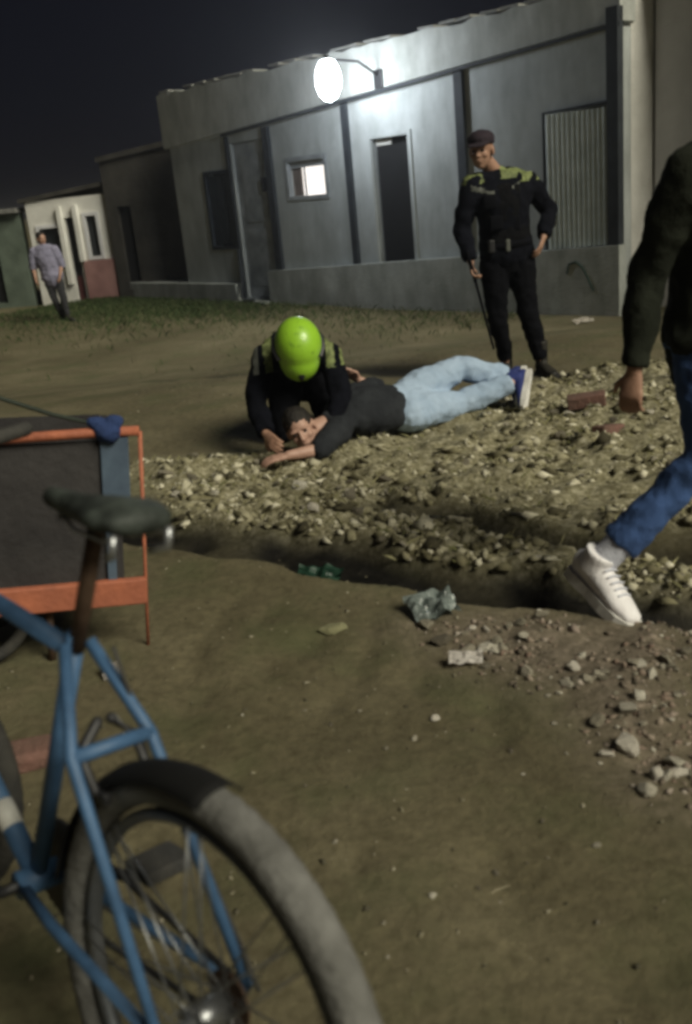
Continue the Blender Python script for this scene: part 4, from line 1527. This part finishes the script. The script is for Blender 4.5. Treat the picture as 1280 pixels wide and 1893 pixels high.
single('twig', bm, mat('dry_twig', (0.34, 0.30, 0.2), .9), (0.244, 1.726), .55, .5, 'short pale twig lying on the smooth path', 'twig', .0)
single('paper_scrap', sheet(8, 8, .055, .06, .03, 9), M_PAPER, (-0.825, 2.917), 1.0, .5, 'small white scrap on the dirt seen beside the blue seat stay', 'paper scrap', .01, (.9, .2))

# loose gravel and clods: far too many to count
def debris(name, pts, sizes, cols, flat=(.35, .8), seed=1):
    r_ = np.random.default_rng(seed)
    base = np.array([(1, 0, 0), (-1, 0, 0), (0, 1, 0), (0, -1, 0), (0, 0, 1), (0, 0, -1),
                     (.62, .62, .5), (-.62, .62, .45), (.62, -.62, .5), (-.62, -.62, .5)])
    base = base[:6]
    fc = np.array([(0, 2, 4), (2, 1, 4), (1, 3, 4), (3, 0, 4), (2, 0, 5), (1, 2, 5), (3, 1, 5), (0, 3, 5)])
    n = len(pts)
    P_ = np.asarray(pts)
    zz = height(P_[:, 0], P_[:, 1])
    jit = base[None] * (1 + r_.uniform(-.6, .5, (n, 6, 1))) + r_.uniform(-.35, .35, (n, 6, 3))
    sc = np.asarray(sizes)[:, None] * np.stack([r_.uniform(.7, 1.4, n), r_.uniform(.6, 1.1, n), r_.uniform(*flat, n)], 1)
    jit = jit * sc[:, None, :]
    a = r_.uniform(0, 6.28, n)
    c, s = np.cos(a)[:, None], np.sin(a)[:, None]
    X = jit[:, :, 0] * c - jit[:, :, 1] * s
    Y = jit[:, :, 0] * s + jit[:, :, 1] * c
    co = np.stack([X + P_[:, :1], Y + P_[:, 1:2], jit[:, :, 2] + (zz + sc[:, 2] * .12)[:, None]], 2).reshape(-1, 3)
    F = (fc[None] + (np.arange(n) * 6)[:, None, None]).reshape(-1, 3)
    me = bpy.data.meshes.new(name)
    me.from_pydata(co.tolist(), [], F.tolist())
    me.polygons.foreach_set('use_smooth', [True] * len(me.polygons))
    o = link(name, me, island_mat(name + '_mix', cols))
    o['kind'] = 'stuff'
    o['label'] = {'gravel': 'loose gravel and crumbs of earth over the dirt'}.get(name, name.replace('_', ' ') + ' over the dirt lot')
    return o
EARTH = [(0.05, 0.044, 0.026), (0.12, 0.108, 0.062), (0.23, 0.21, 0.125), (0.38, 0.35, 0.24), (0.66, 0.62, 0.48), (0.25, 0.23, 0.14)]
rng = np.random.default_rng(7)
p1 = rand_in(BAND, 5200, rng) + rand_in(BAND2, 1500, rng)
s1 = .003 + .044 * rng.random(len(p1)) ** 4.4
debris('earth_clods', p1, s1, EARTH, seed=2)
p2 = rand_in(RUBBLE, 1100, rng)
debris('rubble_crumbs', p2, .002 + .016 * rng.random(len(p2)) ** 3, [(0.08, 0.066, 0.05), (0.16, 0.13, 0.10), (0.28, 0.23, 0.18), (0.18, 0.125, 0.095), (0.45, 0.40, 0.34)], seed=3)
p3 = [(float(x), float(y)) for x, y in zip(rng.uniform(-1.6, 2.6, 2600), rng.uniform(1.3, 9.5, 2600))]
debris('gravel', p3, rng.uniform(.002, .010, len(p3)), [(0.05, 0.045, 0.03), (0.10, 0.09, 0.06), (0.2, 0.18, 0.12), (0.34, 0.31, 0.23)], seed=5)

def grass(name, pts, hts, cols, label, seed=1, lean=.5):
    r_ = np.random.default_rng(seed)
    P_ = np.asarray(pts)
    n = len(P_)
    zz = height(P_[:, 0], P_[:, 1])
    a = r_.uniform(0, 6.28, n)
    w = np.asarray(hts) * r_.uniform(.03, .07, n)
    lx, ly = r_.normal(0, lean, n) * hts, r_.normal(0, lean, n) * hts
    b0 = np.stack([P_[:, 0] - np.cos(a) * w, P_[:, 1] - np.sin(a) * w, zz - .005], 1)
    b1 = np.stack([P_[:, 0] + np.cos(a) * w, P_[:, 1] + np.sin(a) * w, zz - .005], 1)
    m0 = np.stack([P_[:, 0] + lx * .35 + np.cos(a) * w * .7, P_[:, 1] + ly * .35 + np.sin(a) * w * .7, zz + hts * .6], 1)
    tp = np.stack([P_[:, 0] + lx, P_[:, 1] + ly, zz + hts], 1)
    co = np.stack([b0, b1, m0, tp], 1).reshape(-1, 3)
    i = np.arange(n)[:, None] * 4
    F = np.concatenate([i + np.array([[0, 1, 2]]), i + np.array([[0, 2, 3]])], 0)
    me = bpy.data.meshes.new(name)
    me.from_pydata(co.tolist(), [], F.tolist())
    o = link(name, me, island_mat(name + '_blades', cols))
    o['kind'] = 'stuff'
    o['label'] = label
    return o
rng = np.random.default_rng(17)
n = 42000
u = rng.uniform(-.8, 11.0, n)
d_ = .2 + rng.gamma(1.6, .75, n)
keep = rng.random(n) < np.clip(1.15 - u / 6.5, .08, 1)
gx = HO.x + HD.x * u + HN.x * d_
gy = HO.y + HD.y * u + HN.y * d_
pts = np.stack([gx, gy], 1)[keep]
grass('grass', pts, rng.uniform(.03, .11, len(pts)), [(0.02, 0.034, 0.012), (0.035, 0.06, 0.018), (0.06, 0.08, 0.03), (0.09, 0.095, 0.045)], 'short dark green grass along the front of the grey house', 3)
pw = np.array(rand_in(BAND, 1500, rng) + rand_in(BAND2, 250, rng))
grass('dry_weeds', pw, rng.uniform(.015, .04, len(pw)), [(0.10, 0.11, 0.04), (0.20, 0.19, 0.09), (0.32, 0.30, 0.17), (0.14, 0.12, 0.06)], 'dry flattened weeds among the loose spoil', 5, .9)

# ---------------------------------------------------------------- thin haze added for the lamp halo
bm = BM()
box(bm, -264, 264, -124, 424, -1.8, 4.4)
hz_ = obj('added_haze', bm, None)
hm = bpy.data.materials.new('added_haze')
hm.use_nodes = True
hm.node_tree.nodes.clear()
ho_ = hm.node_tree.nodes.new('ShaderNodeOutputMaterial')
hv = hm.node_tree.nodes.new('ShaderNodeVolumePrincipled')
hv.inputs['Color'].default_value = (0.85, 0.87, 0.9, 1)
hv.inputs['Density'].default_value = 0.0038
hv.inputs['Anisotropy'].default_value = 0.75
hm.node_tree.links.new(hv.outputs[0], ho_.inputs['Volume'])
hz_.data.materials.append(hm)
hz_['kind'] = 'stuff'
hz_['label'] = 'thin haze added for the halo around the lamp'
